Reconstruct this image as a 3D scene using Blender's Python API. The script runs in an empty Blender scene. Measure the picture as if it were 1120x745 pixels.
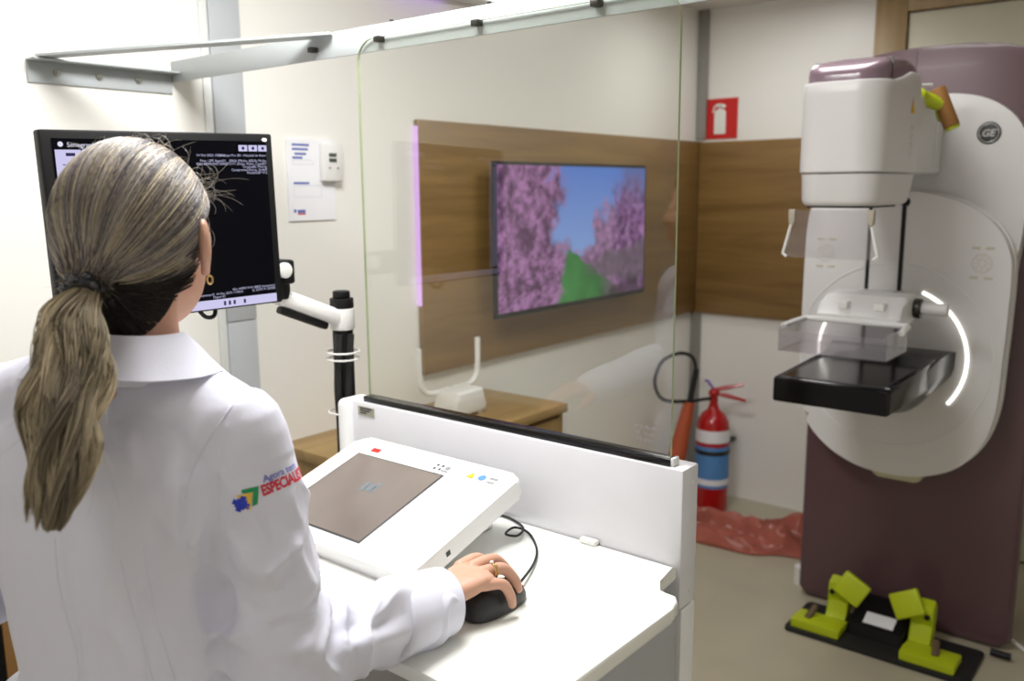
import bpy, bmesh, math, random
import numpy as np
from mathutils import Vector, Matrix, noise
from mathutils.bvhtree import BVHTree

random.seed(7); RNG = np.random.default_rng(7)
scene = bpy.context.scene
COL = scene.collection
V = Vector

# ------------------------------------------------------------------ camera, world, lights, exposure
FPX = 955.0; PITCH = math.radians(9.8); YAW = math.radians(39.0); CAMH = 1.55; ROLL = math.radians(-0.45)
FW = V((math.cos(PITCH)*math.cos(YAW), math.cos(PITCH)*math.sin(YAW), -math.sin(PITCH)))
_r = V((math.sin(YAW), -math.cos(YAW), 0)); _u = _r.cross(FW)
RT = math.cos(ROLL)*_r + math.sin(ROLL)*_u; UP = RT.cross(FW)
CAM = V((0, 0, CAMH))
def ray(x, y): return (FW*FPX + RT*(x-560) - UP*(y-372.5)).normalized()

cd = bpy.data.cameras.new('camera'); cam = bpy.data.objects.new('camera', cd); COL.objects.link(cam)
cd.sensor_width = 36; cd.lens = 36*FPX/1120; cd.clip_start = .02
cam.matrix_world = Matrix(((RT.x, UP.x, -FW.x, 0), (RT.y, UP.y, -FW.y, 0), (RT.z, UP.z, -FW.z, CAMH), (0, 0, 0, 1)))
cd.dof.use_dof = True; cd.dof.focus_distance = 1.3; cd.dof.aperture_fstop = 4.2
scene.camera = cam
scene.view_settings.view_transform = 'Standard'; scene.view_settings.look = 'None'
scene.view_settings.gamma = 1; scene.view_settings.use_curve_mapping = False
scene.view_settings.exposure = 0.0

w = bpy.data.worlds.new('world'); scene.world = w; w.use_nodes = True
w.node_tree.nodes['Background'].inputs[0].default_value = (.9, .95, 1, 1)
w.node_tree.nodes['Background'].inputs[1].default_value = .05

CEIL = 2.39; YW = 2.062; XB = 4.012; YR = -.62; XF = -1.25
LAMPS = [((.95, 1.12), .62, .62, 29), ((-.5, .6), .5, .5, 1.5), ((2.5, .95), .5, .5, 5.5), ((3.4, 1.5), .3, .3, 4)]  # last lamp is an unseen addition that brightens the upper back wall
def area_light(name, loc, sx, sy, power, col=(1, 1, .985), rot=(0, 0, 0)):
    l = bpy.data.lights.new(name, 'AREA'); l.shape = 'RECTANGLE'; l.size = sx; l.size_y = sy
    l.energy = power; l.color = col
    o = bpy.data.objects.new(name, l); COL.objects.link(o); o.location = loc; o.rotation_euler = rot
    return o
for (lx, ly), sx, sy, p in LAMPS:
    area_light('ceiling_light_lamp', (lx, ly, CEIL-.035), sx-.04, sy-.04, p)

# ------------------------------------------------------------------ materials
def lin(c):
    c = c/255.0
    return c/12.92 if c <= .04045 else ((c+.055)/1.055)**2.4
def C(r, g, b): return (lin(r), lin(g), lin(b), 1)
MATS = {}
def M(name, col, rough=.5, metal=0.0, bump=None, var=None, emit=None, coat=0, spec=.5, trans=0, sheen=0, stretch=(1, 1, 1), sss=0):
    m = bpy.data.materials.new(name); m.use_nodes = True
    nt = m.node_tree; b = nt.nodes['Principled BSDF']
    b.inputs['Base Color'].default_value = col; b.inputs['Roughness'].default_value = rough
    b.inputs['Metallic'].default_value = metal; b.inputs['Specular IOR Level'].default_value = spec
    if coat: b.inputs['Coat Weight'].default_value = coat; b.inputs['Coat Roughness'].default_value = .08
    if sheen: b.inputs['Sheen Weight'].default_value = sheen
    if sss:
        b.inputs['Subsurface Weight'].default_value = sss; b.inputs['Subsurface Radius'].default_value = (.012, .004, .002)
    if emit:
        b.inputs['Emission Color'].default_value = emit[0]; b.inputs['Emission Strength'].default_value = emit[1]
    geo = nt.nodes.new('ShaderNodeNewGeometry'); mp = nt.nodes.new('ShaderNodeMapping')
    mp.inputs['Scale'].default_value = stretch; nt.links.new(geo.outputs['Position'], mp.inputs[0])
    sc, amt = var if var else (14, .03)
    n = nt.nodes.new('ShaderNodeTexNoise'); n.inputs['Scale'].default_value = sc; n.inputs['Detail'].default_value = 4
    nt.links.new(mp.outputs[0], n.inputs['Vector'])
    mx = nt.nodes.new('ShaderNodeMix'); mx.data_type = 'RGBA'
    mx.inputs[6].default_value = tuple(max(0, c*(1-amt*1.5)) for c in col[:3])+(1,)
    mx.inputs[7].default_value = tuple(min(1, c*(1+amt)) for c in col[:3])+(1,)
    nt.links.new(n.outputs['Fac'], mx.inputs[0]); nt.links.new(mx.outputs[2], b.inputs['Base Color'])
    if bump:
        n2 = nt.nodes.new('ShaderNodeTexNoise'); n2.inputs['Scale'].default_value = bump[0]; n2.inputs['Detail'].default_value = 3
        nt.links.new(mp.outputs[0], n2.inputs['Vector'])
        bp = nt.nodes.new('ShaderNodeBump'); bp.inputs['Strength'].default_value = bump[1]; bp.inputs['Distance'].default_value = .002
        nt.links.new(n2.outputs['Fac'], bp.inputs['Height']); nt.links.new(bp.outputs[0], b.inputs['Normal'])
    MATS[name] = m
    return m
def wood(name, c1, c2, stretch, rough=.45):
    m = bpy.data.materials.new(name); m.use_nodes = True; nt = m.node_tree; b = nt.nodes['Principled BSDF']
    b.inputs['Roughness'].default_value = rough
    geo = nt.nodes.new('ShaderNodeNewGeometry'); mp = nt.nodes.new('ShaderNodeMapping'); mp.inputs['Scale'].default_value = stretch
    nt.links.new(geo.outputs['Position'], mp.inputs[0])
    n = nt.nodes.new('ShaderNodeTexNoise'); n.inputs['Scale'].default_value = 1; n.inputs['Detail'].default_value = 6; n.inputs['Roughness'].default_value = .62
    n.inputs['Distortion'].default_value = .4
    nt.links.new(mp.outputs[0], n.inputs['Vector'])
    cr = nt.nodes.new('ShaderNodeValToRGB'); cr.color_ramp.elements[0].position = .3; cr.color_ramp.elements[1].position = .7
    cr.color_ramp.elements[0].color = c1; cr.color_ramp.elements[1].color = c2
    nt.links.new(n.outputs['Fac'], cr.inputs[0]); nt.links.new(cr.outputs[0], b.inputs['Base Color'])
    bp = nt.nodes.new('ShaderNodeBump'); bp.inputs['Strength'].default_value = .12; bp.inputs['Distance'].default_value = .001
    nt.links.new(n.outputs['Fac'], bp.inputs['Height']); nt.links.new(bp.outputs[0], b.inputs['Normal'])
    return m
def glassy(name, tint, gloss=(1, 1, 1, 1), ior=1.45, rough=.0, haze=None):
    """thin clear sheet: see-through with a fresnel reflection"""
    m = bpy.data.materials.new(name); m.use_nodes = True; nt = m.node_tree
    for n in list(nt.nodes): nt.nodes.remove(n)
    out = nt.nodes.new('ShaderNodeOutputMaterial'); t = nt.nodes.new('ShaderNodeBsdfTransparent'); t.inputs[0].default_value = tint
    g = nt.nodes.new('ShaderNodeBsdfGlossy'); g.inputs['Roughness'].default_value = rough; g.inputs[0].default_value = gloss
    f = nt.nodes.new('ShaderNodeFresnel'); gq = nt.nodes.new('ShaderNodeNewGeometry')
    mi = nt.nodes.new('ShaderNodeMix'); mi.inputs[2].default_value = ior; mi.inputs[3].default_value = 1/ior
    nt.links.new(gq.outputs['Backfacing'], mi.inputs[0]); nt.links.new(mi.outputs[0], f.inputs[0])
    mx = nt.nodes.new('ShaderNodeMixShader'); nt.links.new(f.outputs[0], mx.inputs[0])
    first = t.outputs[0]
    if haze:
        df = nt.nodes.new('ShaderNodeBsdfDiffuse'); df.inputs[0].default_value = haze[0]
        m2 = nt.nodes.new('ShaderNodeMixShader'); m2.inputs[0].default_value = haze[1]
        nt.links.new(t.outputs[0], m2.inputs[1]); nt.links.new(df.outputs[0], m2.inputs[2]); first = m2.outputs[0]
    nt.links.new(first, mx.inputs[1]); nt.links.new(g.outputs[0], mx.inputs[2]); nt.links.new(mx.outputs[0], out.inputs[0])
    return m
def emis(name, col, s):
    m = bpy.data.materials.new(name); m.use_nodes = True; nt = m.node_tree
    for n in list(nt.nodes): nt.nodes.remove(n)
    out = nt.nodes.new('ShaderNodeOutputMaterial'); e = nt.nodes.new('ShaderNodeEmission')
    e.inputs[0].default_value = col; e.inputs[1].default_value = s; nt.links.new(e.outputs[0], out.inputs[0])
    return m

m_wall = M('wall_paint', C(241, 239, 233), .38, bump=(90, .05), var=(1.5, .015))
m_ceil = M('ceiling_paint', C(226, 220, 214), .5, var=(2, .02))
m_floor = M('vinyl_floor', C(182, 174, 152), .42, bump=(60, .08), var=(5, .10))
m_wood = wood('oak_panel', C(116, 86, 44), C(150, 118, 68), (1.2, 9, 16))
m_woodb = wood('oak_panel_back', C(116, 86, 44), C(150, 118, 68), (9, 1.2, 16))
m_woody = wood('oak_panel_vertical', C(150, 124, 84), C(176, 150, 108), (14, 14, 1.2))
m_woodd = wood('oak_top', C(140, 112, 66), C(172, 142, 92), (2, 16, 9))
m_dwood = wood('dark_walnut', C(70, 42, 24), C(104, 66, 34), (9, 9, 1.2))
m_alu = M('aluminium_profile', C(160, 158, 152), .35, .7)
m_grey = M('grey_joint_cover', C(186, 190, 194), .45)
m_greyl = M('pale_joint_edge', C(222, 224, 222), .45)
m_white = M('white_lacquer', C(238, 238, 238), .32, var=(3, .01))
m_rail = M('rail_grey_white', C(182, 187, 189), .4)
m_desk = M('white_worktop', C(243, 244, 238), .22, var=(3, .01))
m_whitep = M('white_plastic', C(230, 229, 226), .38, var=(5, .012))
m_gant = M('gantry_white', C(214, 212, 211), .36, var=(4, .012))
m_black = M('black_plastic', C(9, 9, 11), .5, spec=.3)
m_gloss = M('gloss_black', C(5, 5, 6), .2, spec=.35)
m_rubber = M('black_rubber', C(22, 22, 22), .65)
m_steel = M('steel', C(170, 168, 160), .3, .9)
m_dsteel = M('dark_steel', C(70, 68, 64), .4, .8)
m_purple = M('plum_enamel', C(92, 66, 72), .42, var=(2, .04), coat=.15)
m_purpled = M('plum_cap', C(126, 104, 116), .25, coat=.4)
m_lime = M('lime_plastic', C(182, 196, 24), .4)
m_brown = M('brown_grip', C(150, 104, 52), .5, bump=(200, .2))
m_red = M('fire_red', C(176, 18, 20), .28, coat=.3)
m_signred = M('sign_red', C(205, 28, 26), .5)
m_signwht = M('sign_white', C(240, 240, 232), .5)
m_orange = M('horn_orange', C(178, 82, 46), .5)
m_blue = M('label_blue', C(84, 140, 200), .5)
m_cloth = M('red_vinyl_sheet', C(222, 132, 114), .22, bump=(30, .4), var=(12, .28))
m_coat = M('white_coat_cotton', C(228, 228, 243), .8, bump=(420, .12), var=(6, .012), sheen=.1)
m_skin = M('skin', C(208, 160, 136), .5, bump=(180, .1), var=(40, .07), sss=.12)
m_lips = M('lips', C(170, 90, 84), .45)
m_eye = M('eye_white', C(235, 232, 226), .2); m_iris = M('iris', C(60, 40, 26), .2)
m_nail = M('nail_polish', C(120, 26, 36), .2)
m_gold = M('gold', C(222, 190, 130), .25, 1.0)
m_trouser = M('white_trousers', C(225, 224, 230), .8); m_shoe = M('white_shoe', C(220, 220, 220), .5)
m_gborder = M('glass_edge', C(176, 190, 150), .15)
m_glass = glassy('shield_glass', (.975, .985, .965, 1), ior=1.5)
m_clear = glassy('clear_plastic', (.90, .89, .90, 1), ior=1.4, rough=.05, haze=(C(220, 216, 222), .06))
m_paper = M('paper', C(238, 238, 242), .6); m_ink = M('blue_ink', C(96, 108, 178), .6); m_inkl = M('pale_ink', C(196, 200, 220), .6)
m_inkr = M('red_ink', C(210, 60, 70), .6)
m_lcd = M('grey_lcd', C(74, 80, 72), .3)
m_txtg = M('grey_print', C(140, 140, 144), .5); m_txtd = M('dark_print', C(60, 60, 64), .5)
m_yellow = M('warning_yellow', C(226, 178, 20), .5)
m_red2 = M('red_label', C(214, 40, 36), .4)
m_scrtab = M('console_screen', C(122, 112, 106), .16, var=(6, .12))
m_console_grey = M('console_blue_grey', C(96, 108, 118), .2)
m_lav = emis('screen_lavender', C(206, 202, 238), 1.0)
m_scrtxt = emis('screen_text', C(190, 190, 222), 1.0)
m_scrw = emis('screen_white', C(226, 224, 244), 1.0)
m_scrblue = emis('screen_blue', C(60, 90, 190), 1.0)
m_scrblk = M('screen_black', C(3, 3, 8), .3, spec=.08)
m_violet = emis('violet_led', C(222, 178, 238), 1.15)
m_violet2 = emis('violet_cove', C(160, 90, 235), 1.2)
m_led = emis('white_led', (1, .97, .9, 1), 2.2)
m_lamp = emis('lamp_diffuser', (1, .985, .95, 1), 3.0)
m_lblue = M('logo_blue', C(44, 62, 190), .7); m_lgreen = M('logo_green', C(34, 150, 90), .7); m_lyel = M('logo_yellow', C(232, 190, 70), .7)
m_lred = M('logo_red', C(214, 36, 60), .7)

# ------------------------------------------------------------------ mesh helpers
def bm_add(dst, src):
    me = bpy.data.meshes.new('t'); src.to_mesh(me); dst.from_mesh(me); bpy.data.meshes.remove(me); src.free(); return dst
def box(x0, x1, y0, y1, z0, z1, bev=0, seg=2):
    bm = bmesh.new(); bmesh.ops.create_cube(bm, size=1)
    for v in bm.verts: v.co = V(((x0+x1)/2+v.co.x*(x1-x0), (y0+y1)/2+v.co.y*(y1-y0), (z0+z1)/2+v.co.z*(z1-z0)))
    if bev: bmesh.ops.bevel(bm, geom=list(bm.edges), offset=min(bev, .49*min(abs(x1-x0), abs(y1-y0), abs(z1-z0))), segments=seg, profile=.5, affect='EDGES')
    return bm
def prism(pts, axis, a0, a1, bev=0, seg=3, caps='both'):
    bm = bmesh.new()
    def P(p, a): return {'x': V((a, p[0], p[1])), 'y': V((p[0], a, p[1])), 'z': V((p[0], p[1], a))}[axis]
    A = [bm.verts.new(P(p, a0)) for p in pts]; B = [bm.verts.new(P(p, a1)) for p in pts]
    fa = bm.faces.new(A); fb = bm.faces.new(B[::-1]); n = len(pts)
    for i in range(n): bm.faces.new((A[(i+1) % n], A[i], B[i], B[(i+1) % n]))
    if bev:
        es = set()
        if caps in ('both', 'a'): es |= set(fa.edges)
        if caps in ('both', 'b'): es |= set(fb.edges)
        bmesh.ops.bevel(bm, geom=list(es), offset=bev, segments=seg, profile=.5, affect='EDGES', clamp_overlap=True)
    bmesh.ops.recalc_face_normals(bm, faces=bm.faces)
    return bm
def rrect(x0, x1, y0, y1, r, n=6):
    """rounded rectangle outline; r = radius or 4 radii (x1y1, x0y1, x0y0, x1y0)"""
    rs = r if isinstance(r, (tuple, list)) else (r,)*4
    pts = []
    for k, (cx, cy) in enumerate(((x1, y1), (x0, y1), (x0, y0), (x1, y0))):
        q = rs[k]; sx = -1 if cx == x1 else 1; sy = -1 if cy == y1 else 1
        ox, oy = cx+sx*q, cy+sy*q
        for i in range(n+1):
            a = math.pi/2*(k+i/n)
            pts.append((ox+q*math.cos(a), oy+q*math.sin(a)))
            if q == 0: break
    return pts
def frames(path):
    path = [V(p) for p in path]; T = []
    for i in range(len(path)):
        a = path[max(0, i-1)]; b = path[min(len(path)-1, i+1)]; T.append((b-a).normalized())
    ref = V((0, 0, 1)) if abs(T[0].z) < .9 else V((1, 0, 0))
    N = [(ref - T[0]*ref.dot(T[0])).normalized()]
    for i in range(1, len(path)):
        q = N[-1] - T[i]*N[-1].dot(T[i]); N.append(q.normalized())
    return path, T, N
def tube(path, r, n=10, closed=False):
    path, T, N = frames(path); bm = bmesh.new(); R = r if isinstance(r, (list, tuple)) else [r]*len(path)
    rings = []
    for p, t, nn, q in zip(path, T, N, R):
        b = t.cross(nn)
        rings.append([bm.verts.new(p+(nn*math.cos(2*math.pi*k/n)+b*math.sin(2*math.pi*k/n))*q) for k in range(n)])
    m = len(rings)
    for i in range(m if closed else m-1):
        a, b = rings[i], rings[(i+1) % m]
        for k in range(n): bm.faces.new((a[k], a[(k+1) % n], b[(k+1) % n], b[k]))
    if not closed: bm.faces.new(rings[0][::-1]); bm.faces.new(rings[-1])
    bmesh.ops.recalc_face_normals(bm, faces=bm.faces)
    return bm
def smooth_path(pts, n=8, closed=False):
    pts = [V(p) for p in pts]; out = []; m = len(pts)
    rng = m if closed else m-1
    for i in range(rng):
        g = (lambda j: pts[j % m]) if closed else (lambda j: pts[min(max(j, 0), m-1)])
        p0, p1, p2, p3 = g(i-1), g(i), g(i+1), g(i+2)
        for k in range(n):
            t = k/n
            out.append(.5*((2*p1)+(p2-p0)*t+(2*p0-5*p1+4*p2-p3)*t*t+(3*p1-p0-3*p2+p3)*t**3))
    if not closed: out.append(pts[-1])
    return out
def cyl(p0, p1, r, n=20, r1=None, bev=0):
    p0, p1 = V(p0), V(p1)
    bm = tube([p0, p1], [r, r if r1 is None else r1], n)
    if bev:
        es = [e for e in bm.edges if len([f for f in e.link_faces if len(f.verts) > 4]) == 1]
        bmesh.ops.bevel(bm, geom=es, offset=bev, segments=2, profile=.5, affect='EDGES')
    return bm
def lathe(prof, cx, cy, z0=0, n=28):
    bm = bmesh.new(); rings = []
    for r, z in prof:
        if r < 1e-5: rings.append([bm.verts.new((cx, cy, z0+z))])
        else: rings.append([bm.verts.new((cx+r*math.cos(2*math.pi*k/n), cy+r*math.sin(2*math.pi*k/n), z0+z)) for k in range(n)])
    for a, b in zip(rings, rings[1:]):
        for k in range(n):
            k2 = (k+1) % n
            vs = [a[k % len(a)], a[k2 % len(a)], b[k2 % len(b)], b[k % len(b)]]
            vs = list(dict.fromkeys(vs))
            if len(vs) > 2: bm.faces.new(vs)
    bmesh.ops.recalc_face_normals(bm, faces=bm.faces)
    return bm
def ball(c, r, n=20):
    bm = bmesh.new(); bmesh.ops.create_uvsphere(bm, u_segments=n, v_segments=max(8, n*2//3), radius=1)
    r = r if isinstance(r, (tuple, list)) else (r,)*3
    for v in bm.verts: v.co = V((c[0]+v.co.x*r[0], c[1]+v.co.y*r[1], c[2]+v.co.z*r[2]))
    return bm
def xform(bm, M4): bmesh.ops.transform(bm, matrix=M4, verts=bm.verts); return bm
def frame(o, u, v, n=None):
    u = V(u).normalized(); v = V(v); v = (v-u*v.dot(u)).normalized(); n = u.cross(v)
    return Matrix(((u.x, v.x, n.x, o[0]), (u.y, v.y, n.y, o[1]), (u.z, v.z, n.z, o[2]), (0, 0, 0, 1)))
def group(*bms):
    d = bmesh.new()
    for b in bms: bm_add(d, b)
    return d

def wmat(o):
    m = o.matrix_basis.copy()
    while o.parent: o = o.parent; m = o.matrix_basis @ m
    return m
def obj(name, src, mat, parent=None, smooth=True, ang=35):
    """link a bmesh / mesh (world coordinates) as one object; as a part when parent is given"""
    if isinstance(src, bmesh.types.BMesh):
        me = bpy.data.meshes.new(name); src.to_mesh(me); src.free()
    else: me = src
    mats = mat if isinstance(mat, (list, tuple)) else [mat]
    if len(me.materials) == 0:
        for q in mats: me.materials.append(q)
    if smooth:
        me.shade_smooth()
        if ang: me.set_sharp_from_angle(angle=math.radians(ang))
    o = bpy.data.objects.new(name, me); COL.objects.link(o)
    if parent:
        me.transform(wmat(parent).inverted()); o.parent = parent
    return o
def stuff(o): o['kind'] = 'stuff'; return o
def tag(o, label, cat, group=None):
    o['label'] = label; o['category'] = cat
    if group: o['group'] = group
    return o
def thing(name, label, cat, loc=(0, 0, 0), group=None):
    o = bpy.data.objects.new(name, None); COL.objects.link(o); o.location = loc; o.empty_display_size = .1
    return tag(o, label, cat, group)
def struct(name, bm, mat, parent=None, **k):
    o = obj(name, bm, mat, parent, **k)
    if not parent: o['kind'] = 'structure'
    return o
def text_bm(s, size, mat4, align='LEFT', bold=0, spacing=1, extrude=0):
    cu = bpy.data.curves.new('txt', 'FONT'); cu.body = s; cu.size = size; cu.align_x = align; cu.resolution_u = 3
    cu.offset = bold; cu.space_character = spacing; cu.extrude = extrude
    o = bpy.data.objects.new('txt', cu); COL.objects.link(o)
    dg = bpy.context.evaluated_depsgraph_get()
    me = bpy.data.meshes.new_from_object(o.evaluated_get(dg))
    bpy.data.objects.remove(o); bpy.data.curves.remove(cu)
    bm = bmesh.new(); bm.from_mesh(me); bpy.data.meshes.remove(me)
    return xform(bm, mat4)
def flat(pts, mat4):
    bm = bmesh.new(); bm.faces.new([bm.verts.new((p[0], p[1], 0)) for p in pts]); return xform(bm, mat4)
def quad(a0, a1, b0, b1): return [(a0, b0), (a1, b0), (a1, b1), (a0, b1)]
def circ(cx, cy, r, n=24, a0=0, a1=2*math.pi): return [(cx+r*math.cos(a0+(a1-a0)*k/n), cy+r*math.sin(a0+(a1-a0)*k/n)) for k in range(n)]

# ------------------------------------------------------------------ the room
struct('floor', box(XF-.1, XB+.1, YR-.1, YW+.1, -.06, 0), m_floor, smooth=False)
struct('ceiling', box(XF-.1, XB+.1, YR-.1, YW+.1, CEIL, CEIL+.06), m_ceil, smooth=False)
struct('wall_left', box(XF-.1, XB+.1, YW, YW+.06, 0, CEIL), m_wall, smooth=False)
struct('wall_back', box(XB, XB+.06, YR-.1, YW, 0, CEIL), m_wall, smooth=False)
struct('wall_right', box(XF-.1, XB, YR-.06, YR, 0, CEIL), m_wall, smooth=False)
struct('wall_front', box(XF-.06, XF, YR, YW, 0, CEIL), m_wall, smooth=False)
t = struct('trim_1', group(box(1.322, 1.412, YW-.012, YW, 0, 1.203, .002), box(1.322, 1.412, YW-.014, YW, 1.205, CEIL, .002)), m_grey)
struct('trim_2', box(1.298, 1.321, YW-.008, YW, 0, CEIL, .002), m_greyl)
# aluminium profile in the corner
struct('trim_3', group(box(XB-.02, XB-.002, YW-.052, YW-.004, 1.79, CEIL), box(XB-.02, XB-.002, YW-.052, YW-.004, 0, .93)), m_alu)
# oak cladding bands
struct('trim_4', box(2.052, XB-.001, YW-.022, YW, .935, 1.775, .002), m_wood)
struct('trim_5', box(XB-.022, XB, .70, YW-.024, .93, 1.772, .002), m_woodb)
# doorway in the back wall: oak jamb and head, closed pale leaf
d = struct('door_1', box(XB-.03, XB-.001, .12, 1.095, .01, 2.255, .002), M('door_leaf', C(212, 208, 186), .45))
struct('door_frame', group(box(XB-.045, XB-.002, 1.10, 1.228, 0, CEIL-.001, .003), box(XB-.045, XB-.002, -.02, 1.10, 2.262, CEIL-.001, .003),
                           box(XB-.045, XB-.002, -.02, .115, 0, 2.262, .003)), m_woody, d)
obj('door_handle', group(cyl((XB-.03, .2, 1.02), (XB-.075, .2, 1.02), .009), cyl((XB-.07, .2, 1.02), (XB-.07, .31, 1.02), .008)), m_steel, d)

for i, ((lx, ly), sx, sy, p) in enumerate(LAMPS):
    lab = ['square white ceiling panel light above the workstation', 'square white ceiling panel light behind the photographer',
           'square white ceiling panel light between workstation and mammography machine', 'small added ceiling light, out of view near the corner, brightening the back wall'][i]
    L = thing('ceiling_light', lab, 'light', (lx, ly, CEIL-.03))
    obj('frame', group(box(lx-sx/2, lx+sx/2, ly-sy/2, ly-sy/2+.02, CEIL-.03, CEIL-.001), box(lx-sx/2, lx+sx/2, ly+sy/2-.02, ly+sy/2, CEIL-.03, CEIL-.001),
                       box(lx-sx/2, lx-sx/2+.02, ly-sy/2+.02, ly+sy/2-.02, CEIL-.03, CEIL-.001), box(lx+sx/2-.02, lx+sx/2, ly-sy/2+.02, ly+sy/2-.02, CEIL-.03, CEIL-.001)), m_white, L)
    obj('diffuser', box(lx-sx/2+.02, lx+sx/2-.02, ly-sy/2+.02, ly+sy/2-.02, CEIL-.02, CEIL-.005), m_lamp, L)

# light bar high on the left wall with a violet end, LED strip beside the oak band
L = thing('light_bar', 'white linear wall light high above the television with violet end', 'light', (2.4, YW-.04, 2.17))
obj('housing', box(2.20, 2.56, YW-.075, YW-.001, 2.17, 2.235, .006), m_white, L)
obj('diffuser', box(2.21, 2.55, YW-.085, YW-.0755, 2.175, 2.23, .003), emis('bar_diffuser', (1, 1, 1, 1), 1.6), L)
obj('violet_tube', box(1.92, 2.198, YW-.06, YW-.001, 2.165, 2.215, .012), m_violet2, L)
o = obj('led_strip', box(2.0455, 2.0505, YW-.020, YW-.001, 1.17, 1.755, .002), m_violet)
tag(o, 'pink violet vertical LED strip at left edge of the oak wall panel', 'led strip')

# ------------------------------------------------------------------ oak console against the left wall, cabinet further left
T = thing('wooden_console', 'oak console cabinet under the television, white router on top', 'cabinet', (1.92, 1.87, 0))
obj('top', box(1.47, 2.375, 1.68, YW-.001, .80, .83, .002), m_woodd, T)
obj('side_panel', box(1.48, 1.50, 1.695, YW-.002, .0, .80), m_woodd, T); obj('side_panel', box(2.345, 2.365, 1.695, YW-.002, 0, .80), m_woodd, T)
obj('back_panel', box(1.50, 2.345, YW-.018, YW-.003, .02, .80), m_woodd, T)
obj('plinth', box(1.50, 2.345, 1.74, 1.755, 0, .07), m_woodd, T)
for k in range(2):
    x0 = 1.502+k*.4225
    dr = obj('drawer', box(x0, x0+.418, 1.69, 1.71, .60, .785, .002), m_woodd, T)
    obj('handle', box(x0+.15, x0+.27, 1.672, 1.69, .745, .757, .003), m_dsteel, dr)
    dd = obj('door', box(x0, x0+.418, 1.69, 1.71, .075, .595, .002), m_woodd, T)
    obj('handle', box(x0+(.37 if k == 0 else .03), x0+(.382 if k == 0 else .042), 1.672, 1.69, .42, .55, .003), m_dsteel, dd)

T = thing('wooden_cabinet', 'dark wood cabinet with black gap beside the person at the left edge', 'cabinet', (.4, 1.86, 0))
obj('body', box(.04, .566, 1.701, YW-.002, 0, .80, .002), m_dwood, T)
obj('side_panel', box(.568, .587, 1.67, YW-.002, 0, .82, .002), wood('cabinet_oak', C(120, 84, 40), C(150, 110, 60), (9, 9, 1.2)), T)
obj('door', box(.05, .304, 1.68, 1.70, .04, .79, .002), m_dwood, T); obj('door', box(.308, .548, 1.68, 1.70, .04, .79, .002), m_dwood, T)
obj('gap', box(.550, .567, 1.674, 1.70, .0, .80), m_black, T)

# router
T = thing('wifi_router', 'white router with two upright antennas on the oak console', 'router', (2.02, 1.9, .83))
bx, by = 2.045, 1.875
bm = prism([(bx-.075, .835), (bx+.075, .835), (bx+.08, .86), (bx+.06, .915), (bx-.06, .915), (bx-.08, .86)], 'y', by-.05, by+.05, .012, 3)
obj('body', bm, m_whitep, T)
obj('foot', box(bx-.06, bx-.04, by-.045, by-.025, .83, .84, .003), m_whitep, T); obj('foot', box(bx+.04, bx+.06, by-.045, by-.025, .83, .84, .003), m_whitep, T)
obj('foot', box(bx-.06, bx-.04, by+.025, by+.045, .83, .84, .003), m_whitep, T); obj('foot', box(bx+.04, bx+.06, by+.025, by+.045, .83, .84, .003), m_whitep, T)
yb = by+.045
for s in (-1, 1):
    p = smooth_path([(bx+s*.01, yb, .907), (bx+s*.09, yb, .907), (bx+s*.125, yb, .925), (bx+s*.138, yb, .96), (bx+s*.14, yb, 1.06)], 5)
    obj('antenna', tube(p, .0095, 10), m_whitep, T)

# ------------------------------------------------------------------ television on the oak band
T = thing('television', 'wall mounted flat television showing pink blossom trees', 'television', (2.85, YW-.06, 1.09))
tx0, tx1, tz0, tz1, ty = 2.335, 3.355, 1.098, 1.648, 1.962
obj('casing', box(tx0, tx1, ty, ty+.016, tz0, tz1, .003), m_black, T)
obj('wall_mount', box(2.65, 3.05, ty+.017, YW-.023, 1.22, 1.52, .004), m_dsteel, T)
NX, NZ = 192, 108
us, vs = np.meshgrid((np.arange(NX+1))/NX, (np.arange(NZ+1))/NZ)
def fbm(u, v, s, o, oct=4):
    return np.array([noise.fractal(V((a*s, b*s, o)), .9, 2.1, oct) for a, b in zip(u.ravel(), v.ravel())]).reshape(u.shape)
asp = 1.85
n1 = fbm(us*asp, vs, 5, 1.3); n2 = fbm(us*asp, vs, 16, 4.7, 3); n3 = fbm(us*asp*.5, vs*1.6, 9, 9.1)
def lerp(a, b, k): k = np.clip(k, 0, 1)[..., None]; return a*(1-k)+b*k
def rgb(r, g, b): return np.array([lin(r), lin(g), lin(b)])
img = np.zeros(us.shape+(3,)); img[:] = lerp(np.broadcast_to(rgb(150, 178, 226), img.shape), np.broadcast_to(rgb(92, 128, 208), img.shape), vs)
pink = lerp(np.broadcast_to(rgb(84, 48, 84), img.shape), np.broadcast_to(rgb(178, 124, 178), img.shape), .5+n2*.8+n1*.3)
dkb = rgb(52, 34, 50)
# far blossom bank
far = lerp(pink, np.broadcast_to(rgb(176, 138, 180), img.shape), np.full(us.shape, .55))
img = lerp(img, far*(.75+.35*n2[..., None]), (.46 - vs + .24*np.clip((us-.5)/.2, 0, 1) + n1*.16 + n2*.05)*10)
# right trees
edge = .74 - .10*(vs-.5) + n1*.07
img = lerp(img, pink*np.array([.86, .86, 1.0]), np.clip((us-edge)*14, 0, 1)*np.clip((.93+n1*.10-vs)*6, 0, 1)*np.where(n2 > .30, .35, 1))
img = lerp(img, np.broadcast_to(rgb(96, 92, 128), img.shape), np.clip((us-.8+n1*.1)*8, 0, 1)*np.clip((vs-.6)*5, 0, 1)*.5)
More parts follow.
